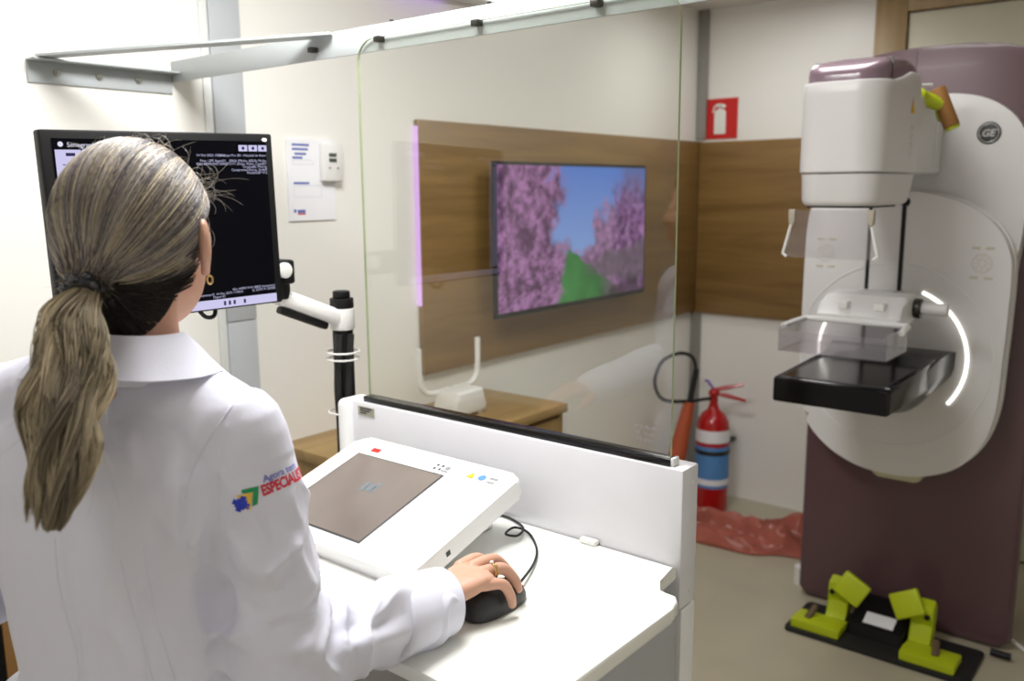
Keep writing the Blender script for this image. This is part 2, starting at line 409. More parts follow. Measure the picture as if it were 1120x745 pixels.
# green path
g = ((vs < .40-(us-.43)*1.0+n3*.03) & (us > .43-(.40-vs)*.22+n1*.015))*1.0
img = lerp(img, lerp(np.broadcast_to(rgb(26, 84, 36), img.shape), np.broadcast_to(rgb(70, 140, 74), img.shape), .6+n1*.4-(us-.45)*.9), g*np.clip((.84-us)*5, .25, 1))
bank = np.clip((.30 - abs(vs-.24)*2.2 + (us-.75)*.4 + n1*.2)*8, 0, 1)*np.clip((us-.52)*12, 0, 1)
img = lerp(img, np.broadcast_to(rgb(94, 84, 92), img.shape), bank*.75)
img = lerp(img, np.broadcast_to(dkb, img.shape), np.clip((.13-vs+n1*.1)*10, 0, 1)*np.clip((us-.62)*8, 0, 1)*.8)
# left trees
edge = .375 + .07*(vs-.4)*(vs > .4) + n1*.07
img = lerp(img, pink, np.clip((edge-us)*20, 0, 1)*np.where((n2 > .42) & (us > .28) & (vs > .6), .2, 1))
br = np.clip((.055-abs(n3))*40, 0, 1)*np.clip((edge-us)*12, 0, 1)*np.clip((.62-vs)*3+.15, 0, 1)
img = lerp(img, np.broadcast_to(dkb, img.shape), br*.8)
me = bpy.data.meshes.new('screen')
sx0, sx1, sz0, sz1 = tx0+.012, tx1-.012, tz0+.018, tz1-.012
co = np.stack([sx0+us*(sx1-sx0), np.full(us.shape, ty-.0008), sz0+vs*(sz1-sz0)], -1).reshape(-1, 3)
idx = np.arange((NX+1)*(NZ+1)).reshape(NZ+1, NX+1)
fs = np.stack([idx[:-1, :-1], idx[:-1, 1:], idx[1:, 1:], idx[1:, :-1]], -1).reshape(-1, 4)
me.from_pydata(co.tolist(), [], fs.tolist())
ca = me.color_attributes.new('picture', 'FLOAT_COLOR', 'POINT')
ca.data.foreach_set('color', np.concatenate([img.reshape(-1, 3), np.ones((img.size//3, 1))], 1).astype(np.float32).ravel())
m_tv = emis('tv_picture', (1, 1, 1, 1), .85); nt = m_tv.node_tree
at_ = nt.nodes.new('ShaderNodeAttribute'); at_.attribute_name = 'picture'
nt.links.new(at_.outputs['Color'], [n for n in nt.nodes if n.type == 'EMISSION'][0].inputs[0])
obj('screen', me, m_tv, T, smooth=False)

# ------------------------------------------------------------------ sign, notice, thermometer
T = thing('fire_extinguisher_sign', 'red square sign with white fire extinguisher symbol on back wall', 'sign', (XB-.004, 1.955, 1.785))
obj('plate', box(XB-.005, XB-.001, 1.852, 2.030, 1.785, 1.975), m_signred, T)
F = frame((XB-.0062, 1.941, 1.88), (0, -1, 0), (0, 0, 1))
obj('pictogram', group(flat(rrect(-.03, .03, -.072, .045, (.02, .02, .004, .004)), F), flat(quad(-.008, .008, .044, .06), F),
    flat([(-.03, .058), (.025, .05), (.03, .062), (.008, .07), (-.02, .07)], F), flat([(-.042, .03), (-.034, .03), (-.026, .056), (-.032, .062)], F)), m_signwht, T, smooth=False)

T = thing('notice_sheet', 'white notice sheet with blue print on the wall right of monitor', 'paper', (1.62, YW-.004, 1.465))
F = frame((1.545, YW-.0066, 1.465), (1, 0, 0), (0, 0, 1))
obj('sheet', box(1.545, 1.712, YW-.006, YW-.001, 1.467, 1.697), m_paper, T, smooth=False)
prn = []
for (a, b, wd) in ((.018, .212, .06), (.018, .200, .055), (.026, .187, .04), (.018, .176, .035), (.018, .105, .055)):
    prn.append(flat(quad(a, a+wd, b, b+.006), F))
stuff(obj('print', group(*prn), m_ink, T, smooth=False))
fr = []
for (a0, a1, b0, b1) in ((.018, .115, .068, .100), (.018, .09, .160, .172)):
    for q in (quad(a0, a1, b0, b0+.001), quad(a0, a1, b1, b1+.001), quad(a0, a0+.001, b0, b1), quad(a1, a1+.001, b0, b1)): fr.append(flat(q, F))
stuff(obj('table_lines', group(*fr), m_inkl, T, smooth=False))
obj('logo', group(flat(quad(.028, .055, .024, .033), F), flat(circ(.019, .03, .005, 12), F)), m_ink, T, smooth=False)
obj('logo_underline', flat(quad(.028, .055, .019, .023), F), m_inkr, T, smooth=False)

T = thing('thermometer', 'white digital thermometer over the notice sheet on the wall', 'thermometer', (1.70, YW-.02, 1.585))
obj('casing', box(1.655, 1.728, YW-.03, YW-.0068, 1.578, 1.688, .006), m_whitep, T)
for z in (1.648, 1.633): obj('display', box(1.675, 1.702, YW-.0312, YW-.0295, z, z+.0105), m_lcd, T)
for x in (1.676, 1.706): obj('button', ball((x, YW-.031, 1.616), (.003, .002, .003), 10), m_txtd, T)

# ------------------------------------------------------------------ fire extinguisher
ex, ey = 3.77, 1.812
T = thing('fire_extinguisher', 'red fire extinguisher with blue label standing in the corner', 'fire extinguisher', (ex, ey, 0))
obj('cylinder', lathe([(0, 0), (.07, 0), (.078, .01), (.08, .03), (.08, .40), (.074, .45), (.055, .485), (.03, .505), (.024, .52), (.022, .53), (0, .53)], ex, ey), m_red, T)
obj('label', lathe([(.0808, .13), (.0808, .335)], ex, ey, n=36), m_blue, T)
obj('label', lathe([(.0812, .355), (.0812, .415)], ex, ey, n=36), m_paper, T)
obj('label', lathe([(.0815, .145), (.0815, .175)], ex, ey, n=36), m_paper, T)
obj('strap', lathe([(.0825, .295), (.0835, .298), (.0835, .312), (.0825, .315)], ex, ey, n=36), m_dsteel, T)
obj('bracket', box(ex+.07, XB-.001, ey-.012, ey+.012, .295, .316, .003), m_dsteel, T)
obj('valve', group(cyl((ex, ey, .525), (ex, ey, .60), .02), ball((ex, ey, .585), (.03, .026, .024), 14)), m_red, T)
u = V((.35, -.94, 0)).normalized()
h = obj('handle', group(tube([(ex, ey, .60), V((ex, ey, .612))+u*.05, V((ex, ey, .635))+u*.14], [.009, .011, .007], 8)), m_red, T)
obj('lever', tube([(ex, ey, .585), V((ex, ey, .575))+u*.06, V((ex, ey, .555))+u*.15], [.009, .011, .007], 8), m_red, T)
obj('safety_pin', tube([V((ex, ey, .60)), V((ex, ey, .64))-u*.03, V((ex, ey, .645))-u*.045], .006, 8), M('violet_seal', C(96, 60, 170), .5), T)
hv = V((-.83, .55, 0)).normalized()
def hz(a, z): return V((ex, ey, z))+hv*a
hp = smooth_path([hz(0, .56), hz(.06, .558), hz(.14, .555), hz(.27, .575), hz(.315, .66), hz(.28, .755), hz(.19, .79), hz(.12, .765), hz(.10, .70)], 6)
obj('hose', tube(hp, .0085, 8), m_rubber, T)
obj('nozzle_grip', cyl(hz(.098, .71), hz(.13, .55), .014, 14), m_rubber, T)
obj('horn', cyl(hz(.132, .55), hz(.21, .20), .026, 18, .05), m_orange, T)

# crumpled red vinyl sheet on the floor
N1, N2 = 90, 44
bm = bmesh.new(); g = []
for i in range(N1+1):
    row = []
    for j in range(N2+1):
        s, t = i/N1, j/N2
        px, py = 3.575+.28*s-.30*t-.08*s*t, 1.90-.66*s
        edge = min(1, min(s, 1-s)*7)*min(1, min(t, 1-t)*6)
        px += .04*math.sin(s*5+1)+.03*noise.noise(V((s*4, t*3, 2)))
        wv = .35*noise.noise(V((s*2.5, t*1.5, 5)))+.4*math.sin(s*4.2)
        rdg = max(0, math.sin((t*1.9+wv)*2*math.pi))**.7
        z = .004+edge*(.022+.062*rdg+.03*(1-abs(noise.noise(V((s*5, t*7+s*3, 8))))*2.4))
        row.append(bm.verts.new((px, py+.03*noise.noise(V((s*4, t*4, 7))), max(.004, z))))
    g.append(row)
for i in range(N1):
    for j in range(N2): bm.faces.new((g[i][j], g[i+1][j], g[i+1][j+1], g[i][j+1]))
bmesh.ops.solidify(bm, geom=list(bm.faces), thickness=.003)
bmesh.ops.recalc_face_normals(bm, faces=bm.faces)
tag(obj('vinyl_sheet', bm, m_cloth, ang=0), 'crumpled red vinyl sheet on the floor before fire extinguisher', 'sheet')

# ------------------------------------------------------------------ workstation: partition, glass shield, worktop, base
DZ = .95
T = thing('workstation', 'white operator workstation with worktop, low partition and clear glass shield', 'desk', (1.1, 1.0, 0))
obj('partition', box(1.192, 1.246, .621, 1.43, .876, 1.112, .004), M('partition_white', C(222, 221, 226), .35), T)
o = obj('end_post', box(1.172, 1.247, 1.405, 1.436, .80, 1.114, .014, 4), m_white, T)
obj('lower_panel', box(1.203, 1.25, .623, 1.43, .0, .872, .003), m_white, T)
for z in (.90, 1.085): obj('screw_cap', ball((1.225, .6205, z), (.005, .0015, .005), 12), m_greyl, T)
obj('channel', box(1.196, 1.222, .648, 1.374, 1.112, 1.124, .002), m_gloss, T)
obj('channel_end', box(1.199, 1.219, .642, .648, 1.112, 1.126, .002), m_whitep, T)
bm = prism(rrect(.652, 1.366, 1.113, 1.842, (.045, .045, 0, 0), 8), 'x', 1.206, 1.212)
for f in bm.faces: f.material_index = 0 if abs(f.normal.x) > .9 else 1
o = obj('glass_shield', bm, [m_glass, m_gborder], T, smooth=False)
F = frame((1.2055, .72, 1.165), (0, -1, 0), (0, 0, 1))
obj('etched_print', group(text_bm('LEAD GLASS', .0075, F), text_bm('Pb 0.5 mm', .0075, F @ Matrix.Translation((.006, -.011, 0))),
    text_bm('CE  0459', .0075, F @ Matrix.Translation((.006, -.022, 0)))), m_txtg, o, smooth=False)
top = [(.715, .60), (.75, .564), (1.06, .564), (1.085, .568), (1.101, .58), (1.103, .595), (1.098, .61), (1.13, .628), (1.19, .628), (1.19, 1.404), (.79, 1.404), (.735, 1.39), (.715, 1.35)]
obj('worktop', prism(top, 'z', DZ-.022, DZ, .004, 2), m_desk, T)
obj('cable_clip', box(1.176, 1.191, .775, .808, DZ, DZ+.009, .003), m_whitep, T)
obj('drawer_front', box(.745, .80, .62, 1.36, .862, .922, .004), M('taupe_drawer', C(150, 144, 134), .4), T)
obj('drawer_gap', box(.752, .80, .61, 1.37, .845, .860), m_black, T)
obj('base_housing', box(.80, 1.19, .605, 1.38, .02, .905, .05, 5), M('grey_housing', C(176, 178, 180), .35), T)
obj('plinth', box(.84, 1.18, .64, 1.36, 0, .03), m_black, T)
p = obj('nameplate', box(1.1905, 1.192, 1.335, 1.385, 1.083, 1.103), M('nameplate_metal', C(176, 172, 160), .4, .3), T)
F = frame((1.190, 1.382, 1.085), (0, -1, 0), (0, 0, 1))
obj('print', group(*[flat(quad(.004, .004+wd, b, b+.003), F) for b, wd in ((.013, .036), (.008, .03), (.003, .02))]), m_txtd, p, smooth=False)

# top rail carrying the glass, fixed to the wall
T = thing('support_rail', 'white overhead metal rail bracing the glass shield to the wall', 'rail', (1.2, YW-.01, 1.80))
obj('rail', group(box(1.214, 1.218, .60, YW-.001, 1.818, 1.868, .001), box(1.218, 1.262, .60, YW-.001, 1.864, 1.868, .001)), m_rail, T)
obj('wall_bracket', group(box(.872, 1.213, YW-.005, YW-.001, 1.79, 1.84, .001), box(.872, 1.213, YW-.045, YW-.005, 1.836, 1.84, .001)), m_rail, T)
a, b = V((.895, YW-.03, 1.841)), V((1.222, 1.45, 1.862)); dv = (b-a); sd = V((dv.y, -dv.x, 0)).normalized()*.022
bm = bmesh.new()
vs_ = [bm.verts.new(q) for q in (a-sd, a+sd, b+sd, b-sd)]; vt_ = [bm.verts.new(q+V((0, 0, .005))) for q in (a-sd, a+sd, b+sd, b-sd)]
bm.faces.new(vs_[::-1]); bm.faces.new(vt_)
for k in range(4): bm.faces.new((vs_[k], vs_[(k+1) % 4], vt_[(k+1) % 4], vt_[k]))
bmesh.ops.recalc_face_normals(bm, faces=bm.faces)
obj('diagonal_brace', bm, m_rail, T)
for x in (.935, 1.03, 1.125): obj('bolt', group(cyl((x, YW-.005, 1.815), (x, YW-.009, 1.815), .008, 14), cyl((x, YW-.009, 1.815), (x, YW-.012, 1.815), .004, 8)), m_steel, T)
for y in (1.50, 1.30, 1.05, .80):
    obj('clamp', box(1.197, 1.214, y-.008, y+.008, 1.832, 1.843, .002), m_dsteel, T); obj('bolt', cyl((1.24, y, 1.868), (1.24, y, 1.878), .004, 8), m_dsteel, T)

# ------------------------------------------------------------------ monitor on its arm
mx, my = 1.25, 1.495
T = thing('monitor_arm', 'black pole with white swivel arm holding the monitor', 'monitor arm', (mx, my, .6))
obj('pole', cyl((mx, my, .62), (mx, my, 1.25), .0225, 20), m_black, T)
obj('collar', cyl((mx, my, 1.248), (mx, my, 1.296), .027, 24, bev=.003), m_whitep, T)
obj('cap', group(cyl((mx, my, 1.296), (mx, my, 1.318), .026, 24, bev=.002), cyl((mx, my, 1.318), (mx, my, 1.334), .019, 24, bev=.003)), m_black, T)
a, b = V((mx-.005, my, 1.272)), V((1.10, 1.515, 1.335)); ax = (b-a).normalized()
F = frame(a, ax, (0, 0, 1))
ab = xform(box(-.005, (b-a).length+.02, -.018, .018, -.02, .02, .012, 3), F); obj('arm', ab, m_whitep, T)
obj('arm_underside', xform(box(.03, (b-a).length-.01, -.034, -.018, -.014, .014, .005), F), m_black, T)
obj('joint', group(cyl((1.10, 1.515, 1.33), (1.10, 1.515, 1.405), .024, 18, bev=.003), box(.98, 1.118, 1.478, 1.53, 1.362, 1.412, .006)), m_black, T)
obj('joint_disc', cyl((1.088, 1.48, 1.392), (1.088, 1.468, 1.392), .016, 18, bev=.002), m_whitep, T)
obj('mount_bar', box(.80, 1.0, 1.49, 1.515, 1.37, 1.40, .004), m_black, T)
obj('cable', tube(smooth_path([(mx-.02, my-.012, 1.24), (mx-.032, my-.015, 1.12), (mx-.03, my-.018, 1.0), (mx-.045, my-.02, .85), (mx-.03, my, .66)], 6), .009, 8), m_rubber, T)
obj('cable', tube(smooth_path([(mx+.0, my-.026, 1.24), (mx-.016, my-.03, 1.1), (mx-.012, my-.03, .95), (mx-.03, my-.02, .66)], 6), .008, 8), m_rubber, T)
for z in (1.20, 1.185, 1.065): obj('cable_tie', tube([(mx-.008+.036*math.cos(q), my-.008+.036*math.sin(q), z) for q in [2*math.pi*k/20 for k in range(20)]], .0022, 6, closed=True), m_whitep, T)
obj('clamp', box(mx-.03, mx+.03, 1.437, my+.03, .64, .80, .005), m_dsteel, T)

mTL = CAM+ray(41, 141)*1.605; mTR = CAM+ray(297, 146.5)*1.765
mu = (mTR-mTL); MW = mu.length; mu.normalize(); mv = V((0, 0, -1))-mu*V((0, 0, -1)).dot(mu); mv.normalize()
MH = .322; mn = mu.cross(mv)          # points away from the viewer
T = thing('computer_monitor', 'black framed computer monitor with mostly dark screen in front of the person', 'monitor', tuple(mTL+mu*MW/2+mv*MH))
F0 = Matrix(((mu.x, mv.x, mn.x, mTL.x), (mu.y, mv.y, mn.y, mTL.y), (mu.z, mv.z, mn.z, mTL.z), (0, 0, 0, 1)))  # a right, b down, c away
obj('casing', xform(box(0, MW, 0, MH, 0, .028, .004), F0), m_black, T)
obj('rear_cover', xform(box(.05, MW-.05, .05, MH-.05, .024, .05, .01), F0), m_black, T)
S = obj('screen', xform(box(.018, MW-.015, .014, MH-.016, -.0012, .002), F0), m_scrblk, T, smooth=False)
def mq(a0, a1, b0, b1, m, nm='window_panel', c=-.0022): return obj(nm, flat(quad(a0, a1, b0, b1), F0 @ Matrix.Translation((0, 0, c))), m, S, smooth=False)
def ma(x): return (x-41)/256*MW
def mb(y): return (y-143)/187*MH
mq(ma(54), ma(79), mb(161.5), mb(316), m_lav); mq(ma(79.5), ma(92), mb(160.5), mb(166), m_scrblue)
for x in (252.5, 265, 277.2): mq(ma(x), ma(x+11), mb(155.5), mb(162), m_lav, 'screen_button')
mq(ma(54), ma(288), mb(318.5), mb(328), m_lav, 'task_bar')
def mt(s, x, y, size, align='LEFT', m=m_scrtxt, nm='screen_text', c=-.0022):
    Ft = F0 @ Matrix.Translation((ma(x), mb(y), c)) @ Matrix.Diagonal((1, -1, -1, 1))
    return text_bm(s, size, Ft, align)
obj('screen_title', group(mt('Senographe Pristina', 66, 159, .0105), flat(circ(ma(60), mb(156.5), .0042, 20), F0 @ Matrix.Translation((0, 0, -.0022)))), m_scrw, S, smooth=False)
stuff(obj('screen_text', group(mt('Tomossyn Pro 3D - Hospital de Amor', 287, 167.5, .0063, 'RIGHT'), mt('E06/6 (Medio, 600/4y Media,', 287, 173.2, .0065, 'RIGHT'), mt('V1 (Auto, Mama, OpenD1', 287, 176.4, .0065, 'RIGHT'),
    mt('Targeted0, Filter4g', 287, 179.6, .0065, 'RIGHT'), mt('CompressionForce, 3mAs0', 287, 182.8, .0065, 'RIGHT'), mt('Model/DEF V15', 287, 186, .0065, 'RIGHT'),
    mt('14 Oct 2025 17:38:21', 236, 167.5, .0063, 'RIGHT'), mt('Prev. UPS Agen/01', 236, 173.2, .0065, 'RIGHT'), mt('8001 FEMININO DIREITO', 243, 176.4, .0062, 'RIGHT'),
    mt('Wx: 64090 WW (8000 Automatic)', 287, 310.5, .0062, 'RIGHT'), mt('(L 32767 R: 28700)', 287, 313.8, .0062, 'RIGHT'),
    mt('Anonymous-G. 14 Oct 2025 17:38:21', 245, 313.8, .0062, 'RIGHT'), mt('Magna 43', 222, 317, .0062, 'RIGHT')), m_scrtxt, S, smooth=False))
icons = []
for x in (221, 227, 233, 246):
    icons.append(flat(quad(ma(x-1.8), ma(x+1.0), mb(321), mb(325.6)), F0 @ Matrix.Translation((0, 0, -.003))))
for x in (57, ):
    for y in (166, ): icons.append(flat(quad(ma(64), ma(73), mb(164.5), mb(167.5)), F0 @ Matrix.Translation((0, 0, -.003))))
for x in (258, 270.5, 283): icons.append(flat(circ(ma(x), mb(158.8), .003, 12), F0 @ Matrix.Translation((0, 0, -.003))))
for y in (175, 187, 199, 211): icons.append(flat(quad(ma(60), ma(63), mb(y), mb(y+.8)), F0 @ Matrix.Translation((0, 0, -.003))))
stuff(obj('screen_icon', group(*icons), emis('icon_ink', C(56, 50, 90), 1), S, smooth=False))
obj('power_light', flat(circ(ma(286.5), mb(149.5), .006, 6), F0 @ Matrix.Translation((0, 0, -.0012)) @ Matrix.Diagonal((1, .62, 1, 1)) @ Matrix.Translation((0, mb(149.5)*.61, 0))), m_whitep, T, smooth=False)
obj('cable', tube(smooth_path([F0 @ V((.24, MH-.01, .02)), F0 @ V((.255, MH+.012, .015)), F0 @ V((.275, MH+.012, .02)), F0 @ V((.283, MH-.01, .03))], 5), .004, 8), m_rubber, T)

# ------------------------------------------------------------------ touch console on the worktop
T = thing('touch_console', 'white tilted touch screen control console on the worktop', 'control console', (1.0, 1.1, DZ))
tv = V((.284, 0, .085)); TD = tv.length
F1 = frame((.856, 1.312, .976), (0, -1, 0), tv)      # a to the right (-y), b up the slope, n out of the face
TWd = .412
bm = prism(rrect(0, TWd, 0, TD, .022, 6), 'z', -.034, 0, .007, 4); obj('housing', xform(bm, F1), m_white, T)
obj('stand', group(prism([(.93, DZ), (1.135, DZ), (1.135, 1.0), (.93, .960)], 'y', .965, 1.25, .006, 2)), m_whitep, T)
obj('bezel', xform(box(.042, .272, .030, .244, -.003, .0006, .001), F1), m_txtd, T)
S = obj('screen', xform(box(.046, .268, .034, .240, -.002, .0012), F1), m_scrtab, T, smooth=False)
obj('screen_logo', group(*[flat(q, F1 @ Matrix.Translation((.165, .16, .0016))) for q in (circ(0, 0, .011, 12), quad(-.02, -.008, -.016, .012), quad(.006, .016, -.012, .018))]), M('dim_blue', C(112, 118, 122), .2), S, smooth=False)
obj('warning_label', xform(box(.062, .084, .256, .268, -.001, .0008), F1), m_red2, T)
Fp = F1 @ Matrix.Translation((0, 0, .0009))
obj('symbol', group(*[flat(circ(.236+dx, .262+dy, .0034, 8), Fp) for dx, dy in ((0, .005), (.012, .005), (0, -.006), (.012, -.006))]), m_txtd, T, smooth=False)
obj('symbol', group(flat(circ(.262, .264, .006, 10), Fp), flat(quad(.254, .27, .252, .256), Fp)), m_txtg, T, smooth=False)
obj('symbol', flat([(.312, .255), (.330, .255), (.321, .272)], Fp), m_yellow, T, smooth=False)
obj('symbol', flat(circ(.345, .263, .008, 16), Fp), m_blue, T, smooth=False)
obj('symbol', group(flat(quad(.36, .378, .264, .270), Fp), flat(quad(.36, .378, .254, .258), Fp)), m_txtg, T, smooth=False)
obj('key_mark', group(flat(circ(.333, .198, .008, 14), Fp), flat(quad(.318, .35, .182, .185), Fp)), m_greyl, T, smooth=False)
obj('key_mark', group(flat(circ(.327, .098, .007, 14), Fp), flat(circ(.347, .098, .007, 14), Fp), flat(quad(.315, .335, .082, .085), Fp), flat(quad(.341, .36, .082, .085), Fp)), m_greyl, T, smooth=False)
obj('side_port', xform(box(.4115, .413, .085, .094, -.022, -.014), F1), m_txtd, T)

# ------------------------------------------------------------------ computer mouse
T = thing('computer_mouse', 'black computer mouse under the right hand of the person', 'mouse', (.905, .772, DZ))
def mouse_shell():
    bm = bmesh.new(); n = 32; rings = []
    for k in range(11):
        ph = math.pi/2*k/10
        r = []
        for i in range(n):
            a = 2*math.pi*i/n; e = 2/2.6
            cx = math.copysign(abs(math.cos(a))**e, math.cos(a))*.061*math.cos(ph)**.55
            cy = math.copysign(abs(math.sin(a))**e, math.sin(a))*.031*math.cos(ph)**.45
            z = .004+.034*math.sin(ph)*(1-.25*(cx/.061))
            r.append(bm.verts.new((.905+cx, .772+cy, DZ+z)))
        rings.append(r)
    bot = [bm.verts.new((.905+(v.co.x-.905)*.92, .772+(v.co.y-.772)*.92, DZ+.0005)) for v in rings[0]]
    rings.insert(0, bot)
    for a, b in zip(rings, rings[1:]):
        for i in range(n): bm.faces.new((a[i], a[(i+1) % n], b[(i+1) % n], b[i]))
    bm.faces.new(bot[::-1]); bmesh.ops.remove_doubles(bm, verts=bm.verts, dist=1e-4)
    bmesh.ops.recalc_face_normals(bm, faces=bm.faces); return bm
obj('body', mouse_shell(), M('mouse_black', C(34, 34, 36), .45), T)
obj('wheel', cyl((.942, .769, DZ+.0285), (.942, .775, DZ+.0285), .009, 16), m_rubber, T)
def ondesk(x, y, z):
    d = ray(x, y); return CAM+d*((z-CAMH)/d.z)
cp = [(.962, .772, DZ+.012), ondesk(583, 618, DZ+.006), ondesk(587, 600, DZ+.004), ondesk(578, 583, DZ+.004), ondesk(563, 577, DZ+.01), ondesk(553, 584, DZ+.014), ondesk(566, 586, DZ+.012), ondesk(572, 577, DZ+.006), ondesk(558, 567, DZ+.004), ondesk(540, 562, DZ+.004)]
obj('cable', tube(smooth_path(cp, 7), .0022, 8), m_rubber, T)

# ------------------------------------------------------------------ mammography machine
YC = .80
T = thing('mammography_machine', 'large white and plum mammography machine with black support tray', 'medical machine', (3.15, .78, 0))
def arch(y0, y1, z0, zs, zt, r0=.03, n=14):
    pts = [(y0+r0, z0), (y0, z0+r0)]
    yc = (y0+y1)/2; hw = (y1-y0)/2
    for k in range(n+1):
        a = math.pi*(1-k/n); c = math.cos(a)
        pts.append((yc+hw*math.copysign(abs(c)**.8, c), zs+(zt-zs)*max(0, math.sin(a))**.75))
    pts += [(y1, z0+r0), (y1-r0, z0)]
    return pts
obj('column', prism(arch(.416, 1.138, .005, 1.84, 1.998), 'x', 3.148, 3.20, .02, 4, 'a'), m_purple, T)
obj('column_rear', prism(arch(.47, 1.10, .01, 1.78, 1.93), 'x', 3.20, 3.50, .03, 3), M('dark_plum', C(70, 50, 48), .5), T)
obj('seam', box(3.1465, 3.149, .8335, .8355, 1.45, 1.985), m_txtd, T)
# white carriage panel behind the arm
pan = [(1.085, 1.30), (1.085, 1.70), (1.06, 1.79), (1.0, 1.832), (.85, 1.842), (.70, 1.838), (.60, 1.815), (.52, 1.755), (.475, 1.66), (.468, 1.55), (.485, 1.32), (.50, 1.20), (.54, 1.16), (.62, 1.14), (1.05, 1.14)]
pan = [(p.x, p.y) for p in smooth_path([(a, b, 0) for a, b in pan], 4, closed=True)]
obj('carriage_panel', prism(pan, 'x', 3.085, 3.15, .014, 4), m_gant, T)
F = frame((3.083, .592, 1.712), (0, -1, 0), (0, 0, 1))
lg = obj('logo_disc', xform(prism(circ(0, 0, .034, 32), 'z', -.003, .001, .001), F), M('logo_grey', C(52, 52, 54), .4), T)
swirl = [tube([F @ V((.0285*math.cos(2*math.pi*k/32), .0285*math.sin(2*math.pi*k/32), .0015)) for k in range(32)], .0014, 6, closed=True)]
for k in range(4):
    a = math.pi/2*k
    swirl.append(tube([F @ V((.0285*math.cos(a+q)*(1-.3*q), .0285*math.sin(a+q)*(1-.3*q), .0015)) for q in (0, .25, .5)], .0012, 6))
swirl.append(text_bm('GE', .030, F @ Matrix.Translation((-.002, -.0105, .0018)) @ Matrix(((1, .22, 0, 0), (0, 1, 0, 0), (0, 0, 1, 0), (0, 0, 0, 1))), 'CENTER', .0008))
obj('monogram', group(*swirl), M('logo_silver', C(186, 184, 180), .35, .4), lg)

# rotating gantry shield
sh = [(1.118, 1.30), (1.112, 1.44), (1.09, 1.505), (1.03, 1.53), (.90, 1.538), (.76, 1.532), (.64, 1.502), (.545, 1.44), (.495, 1.36), (.482, 1.26), (.487, 1.0), (.495, .84), (.53, .725), (.60, .645), (.70, .602), (.80, .592), (.90, .603), (1.0, .648), (1.075, .72), (1.105, .80), (1.118, 1.0)]
shp = [(p.x, p.y) for p in smooth_path([(a, b, 0) for a, b in sh], 4, closed=True)]
obj('gantry_shield', prism(shp, 'x', 3.0, 3.086, .022, 5), m_gant, T)
obj('shield_rim', prism([(YC+(a-YC)*1.012, 1.06+(b-1.06)*1.006) for a, b in shp], 'x', 3.05, 3.084, .006, 2), m_whitep, T)
obj('pivot_foot', prism(rrect(.70, .86, .568, .62, .02), 'x', 3.03, 3.12, .008, 2), M('pale_olive_plastic', C(196, 190, 160), .5), T)
# recessed ring around the light arcs
ring = [V((2.9995, .815+.305*math.cos(q), 1.0+.305*math.sin(q))) for q in [2*math.pi*k/64 for k in range(64)]]
obj('shield_groove', tube(ring, .0022, 6, closed=True), m_greyl, T)
def arc(a0, a1, R, n=24, cy=.815, cz=1.0): return [V((2.998, cy-R*math.cos(math.radians(a0+(a1-a0)*k/n)), cz+R*math.sin(math.radians(a0+(a1-a0)*k/n)))) for k in range(n+1)]
obj('light_arc', tube(arc(68, -37, .231), .0052, 8), m_led, T)
obj('light_arc', tube(arc(180-32, 180+25, .238), .0052, 8), m_led, T)
# slots
obj('slot', prism(rrect(.795, .808, 1.0, 1.49, .006), 'x', 2.997, 3.001), m_black, T)
obj('slot', prism(rrect(.900, .911, 1.0, 1.50, .005), 'x', 2.997, 3.001), m_black, T)
obj('slot_stop', cyl((2.996, .800, 1.502), (3.002, .800, 1.502), .015, 18), m_black, T)
# arm column between shield and tube head
# control marks on shield
dial = []
for (cy, cz) in ((.565, 1.315), (1.045, 1.33)):
    dial.append(tube([V((2.9992, cy+.028*math.cos(2*math.pi*k/28), cz+.028*math.sin(2*math.pi*k/28))) for k in range(28)], .0012, 5, closed=True))
    dial.append(tube([V((2.9992, cy+.011*math.cos(2*math.pi*k/18), cz+.011*math.sin(2*math.pi*k/18))) for k in range(18)], .001, 5, closed=True))
    for k in range(8): dial.append(tube([V((2.9992, cy+.016*math.cos(k*.785), cz+.016*math.sin(k*.785))), V((2.9992, cy+.023*math.cos(k*.785), cz+.023*math.sin(k*.785)))], .0014, 5))
    for s in (-1, 1):
        for z in (.047, -.045): dial.append(box(2.9985, 3.0005, cy+s*.02-.012, cy+s*.02+.012, cz+z-.004, cz+z+.004, .002))
stuff(obj('control_marks', group(*dial), M('pale_marks', C(198, 192, 174), .5), T))

# tube head (profile in x,z)
HX0, HX1, HY0, HY1 = 2.385, 2.765, .708, .938
hyc, hhw, HL = (HY0+HY1)/2, (HY1-HY0)/2, HX1-HX0
def head_plan(ins=0, xr=0, n=10):
    """plan outline: broad rounded front, tight rounded rear corners"""
    pts = []; rf = .075; rb = .03+xr
    for (cx, cy, r, a0) in ((HX0+rf, HY0+rf, rf, 180), (HX1-rb, HY0+rb, rb, 270), (HX1-rb, HY1-rb, rb, 0), (HX0+rf, HY1-rf, rf, 90)):
        for k in range(n+1):
            q = math.radians(a0+90*k/n); pts.append((cx+(r-ins)*math.cos(q), cy+(r-ins)*math.sin(q)))
        m = 6
    out = []
    for i, p in enumerate(pts):
        q = pts[(i+1) % len(pts)]; L_ = math.dist(p, q); m = max(1, int(L_/.02))
        for k in range(m): out.append((p[0]+(q[0]-p[0])*k/m, p[1]+(q[1]-p[1])*k/m))
    return out
def zw(x):
    return float(np.interp((x-HX0)/HL, [0, .3, .5, .7, .85, .93, 1.0], [1.826, 1.830, 1.844, 1.864, 1.866, 1.848, 1.800]))
def zc(x):
    return float(np.interp((x-HX0)/HL, [0, .08, .2, .4, .65, .85, .95, 1.0], [1.850, 1.866, 1.882, 1.896, 1.902, 1.892, 1.862, 1.812]))
